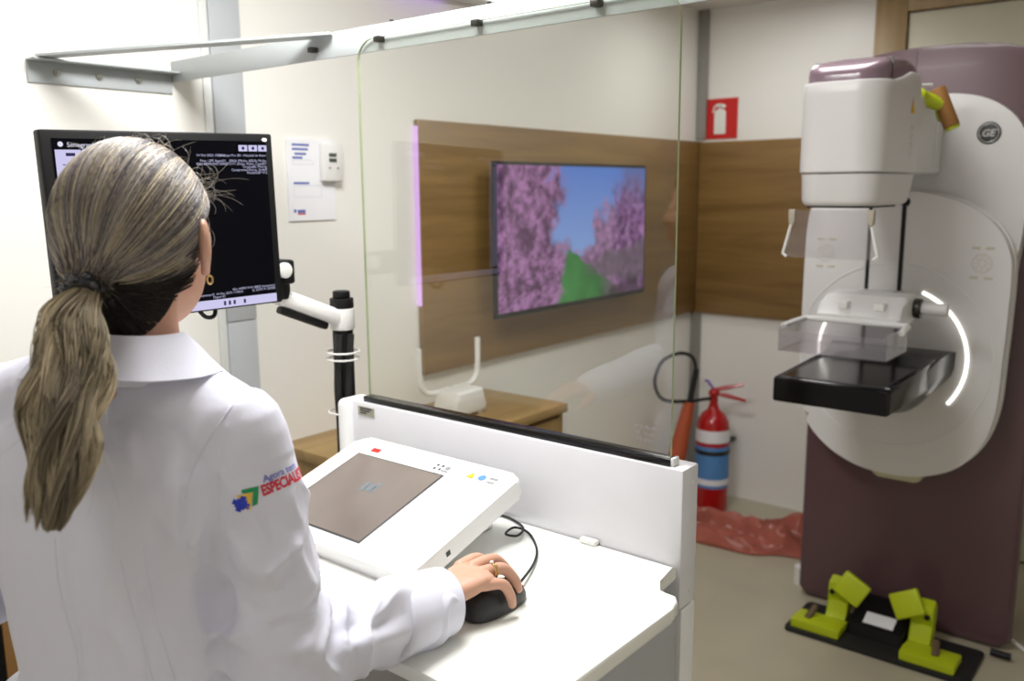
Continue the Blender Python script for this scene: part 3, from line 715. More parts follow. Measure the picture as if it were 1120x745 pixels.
def shell(rows, cap0=True, cap1=True):
    bm = bmesh.new(); R_ = [[bm.verts.new(p) for p in r] for r in rows]; n = len(rows[0])
    for a_, b_ in zip(R_, R_[1:]):
        for k in range(n): bm.faces.new((a_[k], a_[(k+1) % n], b_[(k+1) % n], b_[k]))
    if cap0: bm.faces.new(R_[0][::-1])
    if cap1: bm.faces.new(R_[-1])
    bmesh.ops.recalc_face_normals(bm, faces=bm.faces); return bm
P0_, P1_ = head_plan(.004), head_plan(0)
rows = [[(x, y, 1.588) for x, y in P0_], [(x, y, 1.592) for x, y in P1_]]
for k in range(1, 9): rows.append([(x, y, 1.592+(zw(x)-.006-1.592)*k/8) for x, y in P1_])
rows += [[(x, y, zw(x)-.001) for x, y in head_plan(.003)], [(x, y, zw(x)) for x, y in head_plan(.010)], [(x, y, zw(x)-.004) for x, y in head_plan(.016)]]
obj('tube_head', shell(rows), m_gant, T)
def sc_(pl, k): return [(HX0+.19+(x-HX0-.19)*k, hyc+(y-hyc)*k) for x, y in pl]
pl = head_plan(.012); rows = [[(x, y, zw(x)-.003) for x, y in pl]]
for ins, f in ((.012, .45), (.014, .75), (.022, .93), (.034, 1.0)):
    rows.append([(x, y, zw(x)+(zc(x)-zw(x))*f) for x, y in head_plan(ins)])
base_ = head_plan(.034)
for k in (.7, .4, .12): rows.append([(x, y, zc(x)+.004*(1-k)) for x, y in sc_(base_, k)])
obj('head_cap', shell(rows), m_purpled, T, ang=50)
obj('cap_seam', prism([(HX0+.105, 1.835), (HX0+.108, 1.835), (HX0+.116, 1.888), (HX0+.113, 1.888)], 'y', HY0+.0105, HY1-.0105), m_dsteel, T)
obj('yoke', box(2.745, 3.088, .722, .92, 1.587, 1.815, .012, 3), m_gant, T)
obj('yoke_groove', box(2.99, 3.003, .7205, .723, 1.61, 1.78), m_greyl, T)
rows = []
for z, k, ins in ((1.585, 1, .004), (1.575, 1, .006), (1.515, .5, .010), (1.506, .42, .014), (1.500, .40, .022)):
    rows.append([(HX0+(x-HX0)*(1-.14*(1-k)), y, z) for x, y in head_plan(ins)])
obj('collimator', shell(rows), m_gant, T)
obj('collimator_window', box(HX0+.05, HX0+.28, HY0+.03, HY1-.03, 1.494, 1.502), m_black, T)
lb = obj('warning_label', flat([(0, 0), (.040, 0), (.02, .044)], frame((2.645, HY0-.0012, 1.752), (1, 0, 0), (0, 0, 1))), m_yellow, T, smooth=False)
obj('warning_symbol', flat([(.017, .006), (.023, .006), (.023, .010), (.017, .010)], frame((2.645, HY0-.0017, 1.752), (1, 0, 0), (0, 0, 1))), m_txtd, lb, smooth=False)
mk = []
for k, z in enumerate((1.715, 1.69, 1.665, 1.64)):
    mk.append(tube([V((2.665+.011*math.cos(q), HY0-.0005, z+.009*math.sin(q))) for q in [2*math.pi*j/14 for j in range(14)]], .0013, 5, closed=True))
obj('engraved_marks', group(*mk), m_greyl, T)
# face shield
sx = HX0+.01
fsb = [(.728, 1.488), (.928, 1.488), (.932, 1.44), (.955, 1.37), (.948, 1.36), (.925, 1.358), (.735, 1.358), (.712, 1.36), (.705, 1.37), (.724, 1.44)]
fs_ = prism([(a, b) for a, b in fsb], 'x', sx, sx+.004)
o = obj('face_shield', fs_, m_clear, T, smooth=False)
for a, s in ((.722, 1), (.934, -1)):
    obj('shield_clip', prism([(a-.009, 1.49), (a+.009, 1.49), (a+.008, 1.455), (a-.003, 1.445), (a-.008, 1.455)], 'x', sx-.006, sx+.012, .002), M('taupe_clip', C(166, 158, 142), .4), o)
    obj('shield_edge', tube([(sx, a-s*.002, 1.45), (sx, a-s*.018, 1.385), (sx, a-s*.022, 1.368), (sx, a-s*.012, 1.36)], .004, 8), m_whitep, o)
# compression carriage, paddle
obj('paddle_carriage', prism([(2.62, 1.155), (2.62, 1.175), (2.66, 1.195), (2.70, 1.228), (2.80, 1.232), (2.86, 1.215), (2.86, 1.15), (2.70, 1.145)], 'y', .695, .935, .012, 3), m_gant, T)
obj('carriage_stem', box(2.84, 3.0, .785, .925, 1.16, 1.215, .006), m_gant, T)
obj('carriage_clip', box(2.645, 2.70, .745, .775, 1.19, 1.212, .004), m_whitep, T); obj('carriage_clip', box(2.645, 2.70, .85, .88, 1.19, 1.212, .004), m_whitep, T)
obj('knob', group(cyl((2.78, .695, 1.19), (2.78, .675, 1.19), .03, 20, bev=.003)), m_dsteel, T)
obj('knob', group(cyl((2.78, .676, 1.19), (2.78, .602, 1.19), .019, 20, bev=.005)), m_gant, T)
obj('knob', group(cyl((2.78, .934, 1.19), (2.78, .965, 1.19), .018, 20, bev=.005)), m_gant, T)
ptz = 1.155
rim = smooth_path([(2.47, .975, ptz-.004), (2.56, .97, ptz), (2.615, .965, ptz+.002), (2.62, .94, ptz+.002), (2.62, .70, ptz+.002), (2.615, .67, ptz+.002), (2.56, .662, ptz), (2.53, .662, ptz-.006)], 4)
obj('paddle_frame', tube(rim, .0085, 10), m_gant, T)
tray = group(box(2.42, 2.62, .668, .968, 1.085, 1.088), box(2.42, 2.423, .668, .968, 1.085, 1.145), box(2.42, 2.62, .668, .671, 1.085, 1.155), box(2.42, 2.62, .965, .968, 1.085, 1.155), box(2.617, 2.62, .671, .965, 1.085, 1.155))
obj('paddle_tray', tray, m_clear, T, smooth=False)
# black breast support
by0, by1 = .645, .972
bt = [(2.40, .94), (2.40, 1.005), (2.41, 1.012), (2.78, 1.012), (2.82, 1.03), (2.93, 1.034), (2.995, 1.03), (2.995, .955), (2.75, .942), (2.60, .940)]
obj('support_tray', prism(bt, 'y', by0, by1, .010, 3), m_gloss, T)
rows = []
for k in range(8):
    f = k/7; X = 2.56+.438*f; yl = by0+.008-(.036*f**2); yh = by1-.012+.045*f**2; zt = 1.0+.032*min(1, max(0, f-.45)*3); dp = .06+.095*math.sin(f*math.pi*.72)**1.1
    r = [(X, yl+(yh-yl)*j/8, zt) for j in range(9)]
    r += [(X, (yl+yh)/2+(yh-yl)/2*math.copysign(abs(math.cos(math.pi*j/16))**.6, math.cos(math.pi*j/16)), zt-dp*math.sin(math.pi*j/16)**.55) for j in range(1, 16)]
    rows.append(r)
obj('support_root', shell(rows), m_gloss, T)
obj('detector_plate', box(2.425, 2.765, by0+.025, by1-.02, 1.0118, 1.0132), M('detector_black', C(12, 12, 12), .18), T)
obj('detector_edge', group(box(2.425, 2.765, by0+.022, by0+.025, 1.0118, 1.0138), box(2.425, 2.765, by1-.02, by1-.017, 1.0118, 1.0138), box(2.422, 2.425, by0+.022, by1-.017, 1.0118, 1.0138)), m_txtd, T)
obj('corner_button', ball((2.425, by0+.015, 1.012), (.008, .007, .003), 12), m_txtg, T)
# lime grip holder with brown grip
ga, gb = V((2.895, .705, 1.838)), V((2.905, .658, 1.725))
gax = (gb-ga)
hnd = obj('grip_bracket', tube(smooth_path([(2.80, .745, 1.822), (2.83, .738, 1.818), (2.865, .722, 1.805), (2.895, .69, 1.79)], 5), [.014]*5+[.02]*5+[.021]*6, 12), m_lime, T)
obj('grip', cyl(ga, gb, .023, 22, bev=.003), m_brown, hnd)
obj('grip_end', cyl(gb, gb+gax.normalized()*.008, .021, 20, bev=.002), m_lime, hnd)
obj('strap', tube(smooth_path([(2.895, .702, 1.79), (2.90, .70, 1.765), (2.91, .692, 1.745), (2.915, .68, 1.75)], 4), .006, 8), m_lime, hnd)
obj('pin', cyl((2.76, .75, 1.838), (2.82, .70, 1.842), .004, 8), m_whitep, T)
obj('base_cable', tube(smooth_path([(3.22, .42, .02), (3.15, .34, .012), (3.1, .25, .008), (3.0, .1, .008)], 6), .006, 8), m_whitep, T)
obj('base_foot', cyl((3.25, 1.16, .0), (3.25, 1.16, .07), .03, 16), m_whitep, T)

# foot pedal unit: black mat with lime pedals
T = thing('foot_pedal_mat', 'black floor pedal plate with lime green foot pedals', 'foot pedals', (2.96, .77, 0))
obj('plate', prism(rrect(2.842, 3.085, .475, 1.07, .012), 'z', .001, .016, .004, 2), m_rubber, T)
obj('centre_box', prism([(2.93, .016), (2.94, .055), (3.06, .10), (3.11, .10), (3.11, .016)], 'y', .70, .88, .006, 2), m_black, T)
F = frame((2.952, .835, .0605), (0, -1, 0), (.12, 0, .045))
obj('label', flat(quad(0, .10, 0, .055), F @ Matrix.Translation((0, 0, .0012))), m_paper, T, smooth=False)
for side, cy in ((1, .955), (-1, .635)):
    b = obj('pedal_base', prism([(2.86, .016), (2.86, .045), (2.90, .05), (2.965, .04), (2.965, .016)], 'y', cy-.085+(.015 if side > 0 else -.03), cy+.085+(.015 if side > 0 else -.03), .006, 2), m_lime, T)
    obj('pedal_link', tube([V((2.89, cy+side*.05, .045)), V((2.94, cy+side*.04, .075))], .012, 8), M('bronze_link', C(110, 92, 70), .4, .5), b)
    # upright rocker: plate with hinge eye and foot paddle
    yy = cy-side*.02
    rk = obj('pedal_rocker', prism([(2.955, .03), (2.985, .05), (3.0, .09), (2.985, .13), (2.99, .16), (3.025, .175), (3.05, .15), (3.05, .10), (3.03, .05), (3.02, .02)], 'y', yy-.035, yy+.035, .008, 3), m_lime, T)
    obj('hinge_pin', cyl((2.978, yy+side*.018, .128), (2.99, yy+side*.018, .128), .009, 14), m_black, rk)
    Fr = frame((2.985, yy-side*.045, .15), (0, -1, side*-.55), (.25, 0, 1))
    obj('foot_paddle', xform(box(-.05, .05, -.038, .05, -.012, .014, .008, 3), Fr), m_lime, rk)
obj('cable_plug', cyl((3.09, .46, .02), (3.09, .40, .02), .012, 10), m_black, T)

# ---- the person
def loft(rings, n=32):
    """rings: (centre, u vector, v vector, exponent); closed at both ends"""
    bm = bmesh.new(); R = []
    for c, u, v, e in rings:
        c, u, v = V(c), V(u), V(v); r = []
        for k in range(n):
            a = 2*math.pi*k/n; ca, sa = math.cos(a), math.sin(a)
            r.append(bm.verts.new(c+u*math.copysign(abs(ca)**(2/e), ca)+v*math.copysign(abs(sa)**(2/e), sa)))
        R.append(r)
    for a, b in zip(R, R[1:]):
        for k in range(n): bm.faces.new((a[k], a[(k+1) % n], b[(k+1) % n], b[k]))
    for r, c in ((R[0], rings[0][0]), (R[-1], rings[-1][0])):
        cv = bm.verts.new(V(c))
        for k in range(n): bm.faces.new((r[k], r[(k+1) % n], cv))
    bmesh.ops.recalc_face_normals(bm, faces=bm.faces)
    return bm
def limb(pts, radii, n=20, sub=5, flat_=1.0):
    """rounded tapering tube through joints, with round ends"""
    sp = smooth_path(pts, sub); rr = []
    for i in range(len(sp)):
        f = i/sub; k = min(int(f), len(radii)-2); t = f-k; t = t*t*(3-2*t)
        rr.append(radii[k]*(1-t)+radii[k+1]*t)
    a = (sp[0]-sp[1]).normalized(); b = (sp[-1]-sp[-2]).normalized()
    P = [sp[0]+a*rr[0]*q for q in (.95, .7, .4)]+sp+[sp[-1]+b*rr[-1]*q for q in (.4, .7, .95)]
    Rr = [rr[0]*q for q in (.3, .72, .92)]+rr+[rr[-1]*q for q in (.92, .72, .3)]
    return tube(P, Rr, n)
def remesh(bm, voxel, it=6, fac=.5):
    me = bpy.data.meshes.new('rm'); bm.to_mesh(me); bm.free()
    o = bpy.data.objects.new('rm', me); COL.objects.link(o)
    md = o.modifiers.new('r', 'REMESH'); md.mode = 'VOXEL'; md.voxel_size = voxel
    sm = o.modifiers.new('s', 'SMOOTH'); sm.factor = fac; sm.iterations = it
    dg = bpy.context.evaluated_depsgraph_get()
    out = bpy.data.meshes.new_from_object(o.evaluated_get(dg))
    bpy.data.objects.remove(o); bpy.data.meshes.remove(me)
    return out
Z = V((0, 0, 1))
SR, SL = V((.533, .828, 1.283)), V((.388, 1.070, 1.296))
BR_ = (SR-SL); BR_.z = 0; BR_.normalize(); BF = V((-BR_.y, BR_.x, 0))
BC = (SR+SL)/2; BC.z = 0
ER, WR = V((.562, .800, 1.018)), V((.805, .788, .990))
EL, WL = V((.348, 1.112, 1.105)), V((.56, 1.235, 1.035))
HF = V((math.cos(math.radians(34)), math.sin(math.radians(34)), 0)); HR = V((HF.y, -HF.x, 0))
HC = V((.503, .951, 1.508))
NB = V((.474, .935, 1.375))
W_ = thing('person', 'person in white lab coat with tied ponytail, right hand on computer mouse', 'person', (BC.x, BC.y, 0))

def rg(z, w, d, off=0, e=2.4, side=0): return (BC+Z*z+BF*off+BR_*side, BR_*w, BF*d, e)
# body (skin)
parts = [ball((0, 0, 0), 1)]
F_h = Matrix(((HF.x, HR.x, 0, HC.x), (HF.y, HR.y, 0, HC.y), (0, 0, 1, HC.z), (0, 0, 0, 1)))   # head local: f, r, u
parts[0] = xform(ball((-.006, 0, .004), (.088, .069, .085), 28), F_h)
hp_ = [xform(ball((.035, 0, -.045), (.062, .058, .072), 22), F_h), xform(ball((.066, 0, -.088), (.026, .03, .022), 16), F_h),   # face, chin
       xform(ball((.016, 0, .010), (.074, .064, .066), 20), F_h),
       xform(ball((.098, 0, -.035), (.014, .013, .012), 14), F_h), xform(limb([(.088, 0, .01), (.095, 0, -.012), (.101, 0, -.032)], [.008, .009, .011], 12), F_h),
       xform(ball((.086, 0, -.064), (.012, .022, .007), 14), F_h), xform(ball((.084, 0, -.073), (.012, .019, .007), 14), F_h)]
for s in (-1, 1):
    ear = ball((0, 0, 0), (.020, .0075, .032), 18)
    hp_.append(xform(ear, F_h @ Matrix.Translation((.0, s*.079, -.016)) @ Matrix.Rotation(math.radians(s*-22), 4, 'Z') @ Matrix.Rotation(math.radians(-12), 4, 'Y')))
    hp_.append(xform(ball((.006, s*.0755, -.045), (.008, .006, .010), 12), F_h))
    hp_.append(xform(ball((.078, s*.03, -.028), (.02, .022, .018), 14), F_h))
neck = limb([HC+HF*(-.022)-Z*.05, HC+HF*(-.026)-Z*.09, NB+BF*.004-Z*.0, NB-Z*.07], [.054, .05, .055, .075], 24)
tors = loft([rg(.80, .15, .10), rg(.95, .12, .09), rg(1.08, .115, .08), rg(1.2, .125, .085), rg(1.28, .115, .07), rg(1.33, .05, .045)])
arms = [limb([SR, ER, ER+(WR-ER)*.35, WR], [.036, .032, .032, .025], 18), limb([SL, EL, EL+(WL-EL)*.35, WL], [.036, .032, .032, .025], 18)]
legs = []
for s in (-1, 1):
    h0 = BC+BR_*s*.085; legs.append(limb([h0+Z*.86, h0+Z*.47+BF*.01, h0+Z*.09-BF*.01], [.085, .056, .038], 18))
body_me = remesh(group(*parts, *hp_, neck, tors, *arms, *legs), .0042, 5)
# hands: local a forward, b toward the thumb, c up
def hand(wrist, fdir, sgn, mouse):
    f = V(fdir).normalized(); b = Z.cross(f)*sgn; b.normalize(); c = f.cross(b)*sgn
    Mh = Matrix(((f.x, b.x, c.x, wrist.x), (f.y, b.y, c.y, wrist.y), (f.z, b.z, c.z, wrist.z), (0, 0, 0, 1)))
    g = [limb([(-.06, 0, 0), (-.02, 0, .0), (.012, 0, .002)], [.026, .024, .023], 16)]
    rr = []
    for a, hw, th, cc in ((.0, .024, .016, .0), (.02, .030, .017, .004), (.045, .037, .016, .009), (.065, .039, .0145, .012), (.08, .037, .011, .012)):
        rr.append((V((a, .001, cc)), V((0, hw, -.002)), V((0, 0, th)), 2.6))
    g.append(loft(rr, 24))
    if mouse:
        ch = [([(.072, .030, .016), (.108, .034, .015), (.128, .033, .0), (.139, .032, -.014)], (.0098, .0092, .0082, .0068)),
              ([(.078, .010, .019), (.117, .009, .018), (.137, .006, .002), (.147, .004, -.014)], (.0100, .0094, .0083, .0068)),
              ([(.076, -.011, .018), (.110, -.018, .015), (.127, -.025, -.004), (.131, -.030, -.020)], (.0096, .0090, .0080, .0066)),
              ([(.062, -.030, .010), (.088, -.040, .006), (.098, -.046, -.012), (.099, -.049, -.026)], (.0088, .0082, .0074, .0062))]
        th = ([(.015, .024, -.004), (.045, .046, -.012), (.072, .048, -.020), (.093, .043, -.024)], (.013, .0115, .0095, .008))
    else:
        ch = [([(.074, .029, .010), (.112, .032, .002), (.132, .031, -.010), (.146, .030, -.02)], (.0092, .0086, .0078, .0066)),
              ([(.078, .010, .012), (.120, .010, .003), (.142, .009, -.010), (.156, .008, -.02)], (.0094, .0088, .008, .0066)),
              ([(.075, -.010, .010), (.114, -.012, .002), (.135, -.013, -.010), (.148, -.013, -.02)], (.0090, .0084, .0077, .0065)),
              ([(.068, -.028, .006), (.096, -.034, .0), (.112, -.036, -.010), (.122, -.036, -.018)], (.0082, .0077, .007, .006))]
        th = ([(.015, .024, -.004), (.042, .046, -.010), (.066, .056, -.016), (.086, .060, -.022)], (.013, .0115, .0095, .008))
    for p, r in ch: g.append(limb(p, r, 14, 5))
    g.append(limb(th[0], th[1], 14, 5))
    return xform(group(*g), Mh), Mh, ch
hbR, MR, chR = hand(WR+V((0, .002, .004)), (.985, -.10, .012), 1, True)
hbL, ML, chL = hand(WL, (.93, .36, -.06), -1, False)
hm = remesh(group(hbR), .0016, 4); hm2 = remesh(group(hbL), .0022, 4)
bm = bmesh.new(); bm.from_mesh(body_me); bm.from_mesh(hm); bm.from_mesh(hm2)
body = obj('body', bm, m_skin, W_, ang=0)
nl = []
for p, r in chR: 
    q = V(p[-1])+(V(p[-1])-V(p[-2])).normalized()*.002; nl.append((q+V((.0035, 0, .0035)), r[-1]))
for q, r in nl: obj('fingernail', xform(ball(tuple(q), (.0045, .0042, .004), 10), MR), m_nail, body)
rp0, rp1 = V(chR[2][0][0]), V(chR[2][0][1]); rc = rp0+(rp1-rp0)*.50; rdx = (rp1-rp0).normalized(); rs = rdx.cross(V((0, 0, 1))).normalized(); rt_ = rs.cross(rdx)
ringp = [MR @ (rc+(rs*math.cos(q)+rt_*math.sin(q))*.0104) for q in [2*math.pi*k/24 for k in range(24)]]
rg_ = obj('ring', group(tube(ringp, .0016, 8, closed=True), tube([p+(MR.to_3x3() @ rdx)*.004 for p in ringp], .0013, 8, closed=True)), m_gold, W_)
obj('gem', xform(ball(tuple(rc+rt_*.0122-rs*.001), (.0032, .0032, .0024), 8), MR), m_whitep, rg_)
e0 = F_h @ V((.006, .080, -.056))
obj('earring', tube([e0+(HF*.7+HR*.7)*.0032*math.cos(q)+Z*.0046*math.sin(q) for q in [2*math.pi*k/24 for k in range(24)]], .0011, 8, closed=True), m_gold, W_)
e0 = F_h @ V((.006, -.080, -.058))
obj('earring', tube([e0+(HF*.7+HR*.7)*.0032*math.cos(q)+Z*.0046*math.sin(q) for q in [2*math.pi*k/24 for k in range(24)]], .0011, 8, closed=True), m_gold, W_)
for s in (-1, 1):
    e = obj('eye', xform(ball((.079, s*.031, -.002), (.0115, .0135, .0085), 14), F_h), m_eye, W_)
    obj('iris', xform(ball((.0875, s*.031, -.002), (.0035, .0055, .0055), 12), F_h), m_iris, e)
    obj('eyebrow', tube([F_h @ V(p) for p in ((.090, s*.014, .016), (.088, s*.030, .021), (.077, s*.048, .015))], [.002, .0026, .0015], 8), M('eyebrow_brown', C(80, 60, 44), .8), W_)
obj('lips', xform(group(ball((.0945, 0, -.065), (.004, .020, .0045), 14), ball((.0935, 0, -.072), (.004, .017, .0045), 14)), F_h), m_lips, W_)

# trousers and shoes
tr = []
for s in (-1, 1):
    h0 = BC+BR_*s*.09; tr.append(limb([h0+Z*.90, h0+Z*.45+BF*.01, h0+Z*.10], [.105, .088, .078], 20))
obj('trousers', remesh(group(*tr, loft([rg(.80, .16, .115), rg(1.0, .12, .09)])), .007, 4), m_trouser, W_, ang=0)
for s in (-1, 1):
    h0 = BC+BR_*s*.09
    obj('shoe', remesh(group(loft([(h0-BF*.07+Z*.035, BR_*.03, Z*.034, 3), (h0-BF*.05+Z*.04, BR_*.036, Z*.039, 3), (h0+BF*.04+Z*.04, BR_*.04, Z*.039, 3), (h0+BF*.13+Z*.028, BR_*.046, Z*.027, 3), (h0+BF*.175+Z*.022, BR_*.03, Z*.02, 3)], 24), limb([h0+Z*.05, h0+Z*.11], [.038, .036])), .004, 3), m_shoe, W_, ang=0)

# lab coat: torso, shoulders and sleeves as one cloth surface, then folds
ct = loft([rg(.50, .205, .150, .0), rg(.62, .20, .148), rg(.80, .178, .134), rg(.92, .152, .116), rg(1.02, .128, .103, 0, 2.4, .006), rg(1.10, .133, .104, 0, 2.4, .004), rg(1.18, .150, .108), rg(1.25, .158, .102, -.002), rg(1.30, .130, .080, -.004), rg(1.335, .085, .064, .0)], 40)
yoke = limb([SL-BR_*-.005, BC-BR_*.085+Z*1.316, BC+Z*1.336, BC+BR_*.085+Z*1.312, SR-BR_*.005], [.058, .056, .056, .056, .058], 24, 6)
slR = limb([SR, SR+(ER-SR)*.5+BR_*.004, ER+V((-.006, 0, .0)), ER+(WR-ER)*.25+Z*-.004, ER+(WR-ER)*.62, WR+V((-.028, 0, .0))], [.060, .061, .066, .061, .054, .049], 28, 6)
slL = limb([SL, SL+(EL-SL)*.5-BR_*.004, EL, EL+(WL-EL)*.3, WL], [.064, .062, .062, .056, .047], 28, 6)
coat_me = remesh(group(ct, yoke, slR, slL), .0040, 6)
nv = len(coat_me.vertices)
co = np.empty(nv*3); coat_me.vertices.foreach_get('co', co); co = co.reshape(-1, 3)
no = np.empty(nv*3); coat_me.vertices.foreach_get('normal', no); no = no.reshape(-1, 3)
BFn, BRn = np.array(BF), np.array(BR_)
def seg(P, a, b):
    a, b = np.array(a), np.array(b); d = b-a; t = np.clip(((P-a)@d)/(d@d), 0, 1); return t, np.linalg.norm(P-(a+t[:, None]*d), axis=1)
tu, du = seg(co, SR, ER); tf, df = seg(co, ER, WR); tu2, du2 = seg(co, SL, EL); tf2, df2 = seg(co, EL, WL)
side = (co-np.array(BC))@BRn; dep = (co-np.array(BC))@BFn
disp = np.zeros(nv)
nn = np.array([noise.noise(V(p)*9) for p in co]); nn2 = np.array([noise.noise(V((p[0]*26, p[1]*26, p[2]*11))) for p in co])
inarmR = (np.minimum(du, df) < .085); inarmL = (np.minimum(du2, df2) < .085)
disp += .0040*nn
# elbow crumples: ridges around the bend
de = np.linalg.norm(co-np.array(ER+V((.02, 0, .01))), axis=1)
wE = np.exp(-(de/.10)**2)*inarmR
ang_ = np.array([noise.noise(V((p[0]*16, p[1]*16, p[2]*16+3))) for p in co])
fold = lambda x: 1-2*np.abs(np.sin(x/2))**.8
disp += wE*.0095*fold(de*120+ang_*6)
# forearm: long soft folds toward the cuff
wf = ((df < .08) & (tf > .15))*np.clip((tf-.15)*4, 0, 1)
rad = np.arctan2(co[:, 2]-(1.018+(tf*-.022)), co[:, 1]-.80)
disp += wf*.0055*fold(rad*3+tf*9+ang_*3)
# upper arm: slanting drag folds
wu = ((du < .085) & (tu > .1))*np.exp(-((tu-.55)/.35)**2)
disp += wu*.0060*fold(rad*2.0+co[:, 2]*50+ang_*4)
# torso back: vertical hang folds from the shoulder blades, pulls toward the right armpit
back = (dep < 0)*(~inarmR)*(~inarmL)*1.0
disp += back*np.clip((1.30-co[:, 2])*5, 0, 1)*.0065*fold(side*62+co[:, 2]*8+nn*2.2)*np.exp(-((side-.07)/.09)**2)
disp += back*.0025*nn2
dA = np.linalg.norm(co-np.array(SR-Z*.10-BR_*.03), axis=1); wA = np.exp(-(dA/.09)**2)
disp += wA*.009*fold(((co-np.array(SR))@(BRn*.9+np.array((0, 0, .45))))*95+nn*2)
# centre-back seam and darts, armhole seam
for s0, zb in ((.0, 1.33), (.075, 1.14), (-.075, 1.14)):
    disp -= (dep < -.02)*(co[:, 2] < zb)*.0022*np.exp(-((side-s0-.03*np.clip(1.15-co[:, 2], 0, .3)*(1 if s0 == 0 else -.6*np.sign(s0)))/.0030)**2)
disp -= .0022*np.exp(-(((side-.155)+.06*np.clip(1.32-co[:, 2], 0, .14)*2)/.0035)**2)*(co[:, 2] > 1.17)*(dep < .05)
wl = inarmL*1.0
disp += wl*.005*np.sin(co[:, 2]*80+nn*4)*np.exp(-(np.linalg.norm(co-np.array(EL), axis=1)/.09)**2)
# crease where the sleeves meet the torso
zz = [.8, .92, 1.02, 1.10, 1.18, 1.25, 1.30]; ww = np.interp(co[:, 2], zz, [.178, .152, .130, .134, .148, .158, .13]); dd = np.interp(co[:, 2], zz, [.134, .116, .103, .104, .108, .102, .08])
kq = ((np.abs(side)/ww)**2.4+(np.abs(dep)/dd)**2.4)**(1/2.4); dt_ = (kq-1)*np.minimum(ww, dd)
for da in (du-.062, du2-.060): disp -= .010*np.exp(-(da/.014)**2)*np.exp(-(dt_/.016)**2)*np.clip((1.25-co[:, 2])*12, 0, 1)
# individual folds, each along a line on the cloth
pre = BVHTree.FromPolygons([V(p) for p in co], [tuple(p.vertices) for p in coat_me.polygons])
FOLDS = [((112, 484), (128, 508), .006, .005), ((137, 470), (148, 512), .008, .005), ((160, 450), (150, 640), .018, .005), ((185, 470), (172, 620), .016, -.006),
         ((206, 505), (204, 600), .010, -.009), ((190, 490), (194, 600), .011, .006), ((252, 465), (214, 520), .012, -.005), ((238, 440), (205, 500), .010, .004),
         ((310, 575), (345, 640), .009, .006), ((287, 565), (325, 645), .013, -.005), ((298, 692), (352, 655), .009, -.009), ((285, 665), (345, 640), .010, .006),
         ((330, 712), (356, 664), .008, .007), ((372, 690), (440, 672), .011, -.006), ((365, 712), (445, 694), .013, .006), ((395, 660), (452, 645), .010, .005),
         ((240, 600), (300, 640), .014, .005), ((235, 640), (300, 690), .014, -.005), ((60, 430), (30, 520), .014, .004), ((225, 560), (262, 690), .016, .004)]
for pa, pb, wd, hh in FOLDS:
    ha, hb = pre.ray_cast(CAM, ray(*pa))[0], pre.ray_cast(CAM, ray(*pb))[0]
    if ha is None or hb is None: continue
    tq2, dq = seg(co, ha, hb); dr0 = np.linalg.norm(co-np.array(ha), axis=1)
    disp += hh*np.exp(-(dq/wd)**2)*np.sin(np.clip(tq2, .06, .94)*math.pi)**.5
co2 = co+no*disp[:, None]
coat_me.vertices.foreach_set('co', co2.ravel()); coat_me.update()
coat_bvh = BVHTree.FromPolygons([V(p) for p in co2], [tuple(p.vertices) for p in coat_me.polygons])
coat = obj('lab_coat', coat_me, m_coat, W_, ang=0)

# sewn seams lying on the cloth
m_seam = M('seam_thread', C(226, 226, 241), .8)
def seam(pix, r=.0005, nm='seam'):
    pts = []
    for p in smooth_path([(a, b, 0) for a, b in pix], 10):
        h = coat_bvh.ray_cast(CAM, ray(p.x, p.y))
        if h[0] is not None: pts.append(h[0]+h[1]*.0002)
    if len(pts) > 3: obj(nm, tube(pts, r, 6), m_seam, coat, ang=0)
seam([(60, 588), (63, 630), (74, 680), (84, 715), (86, 744)])
seam([(132, 612), (146, 670), (168, 744)]); seam([(157, 600), (172, 680), (192, 744)])
seam([(268, 428), (248, 452), (228, 482), (212, 512), (203, 545)], .0007, 'armhole_seam')
# turned-back cuffs
def cuff(a, b, r0, r1, nm):
    a, b = V(a), V(b); ax = (b-a).normalized(); p = [a, a+ax*.004, a+(b-a)*.5, b-ax*.002, b, b-ax*.004, b-ax*.02]
    bm = tube(p, [r0*.93, r0, (r0+r1)/2, r1, r1*.99, r1*.93, r1*.84], 40)
    for v in bm.verts:
        q = v.co-a; h = q.dot(ax); rad_ = q-ax*h
        k = 1+.045*noise.noise(v.co*22)+.03*math.sin(math.atan2(rad_.z, rad_.y)*2+1)
        v.co = a+ax*h+rad_*k+ax*.006*math.sin(math.atan2(rad_.z, rad_.y)+.6)
    return obj(nm, bm, m_coat, coat, ang=60)
ax_ = (WR-ER).normalized()
cuff(WR-ax_*.088, WR+ax_*.010, .0545, .0475, 'cuff')
axl = (WL-EL).normalized()
cuff(WL-axl*.075, WL+axl*.008, .052, .046, 'cuff')
# collar: a folded band around the neck, falling on the shoulders
NA = 64; bm = bmesh.new(); rings = []
for (lift, out_, th) in ((1.352, 0, 0), (1.398, 0, 0), (1.405, .004, 0), (1.398, .008, 0), (1.386, .013, 0), (1.374, .019, 0), (1.367, .023, 0), (1.364, .020, 0), (1.372, .011, 0), (1.350, .004, 0)):
    r = []
    for k in range(NA+1):
        a = math.radians(-28)-math.radians(304)*k/NA + 0
        # angle measured from the front; leaves an opening at the throat
        a = math.radians(28)+math.radians(304)*k/NA
        dr = BF*math.cos(a)+BR_*math.sin(a)
        fr_ = math.cos(a)
        wv = 1+.10*noise.noise(V((math.cos(a)*2, math.sin(a)*2, 3)))
        rx = .061+out_*1.2*wv*(1+.75*abs(math.sin(a))); 
        drop = -.052*max(0, fr_)-.008*abs(math.sin(a)) - out_*.30*abs(math.sin(a))
        r.append(bm.verts.new(NB+dr*rx*(1+.06*abs(math.cos(a)))+Z*(lift-1.375+drop+.004)))
    rings.append(r)
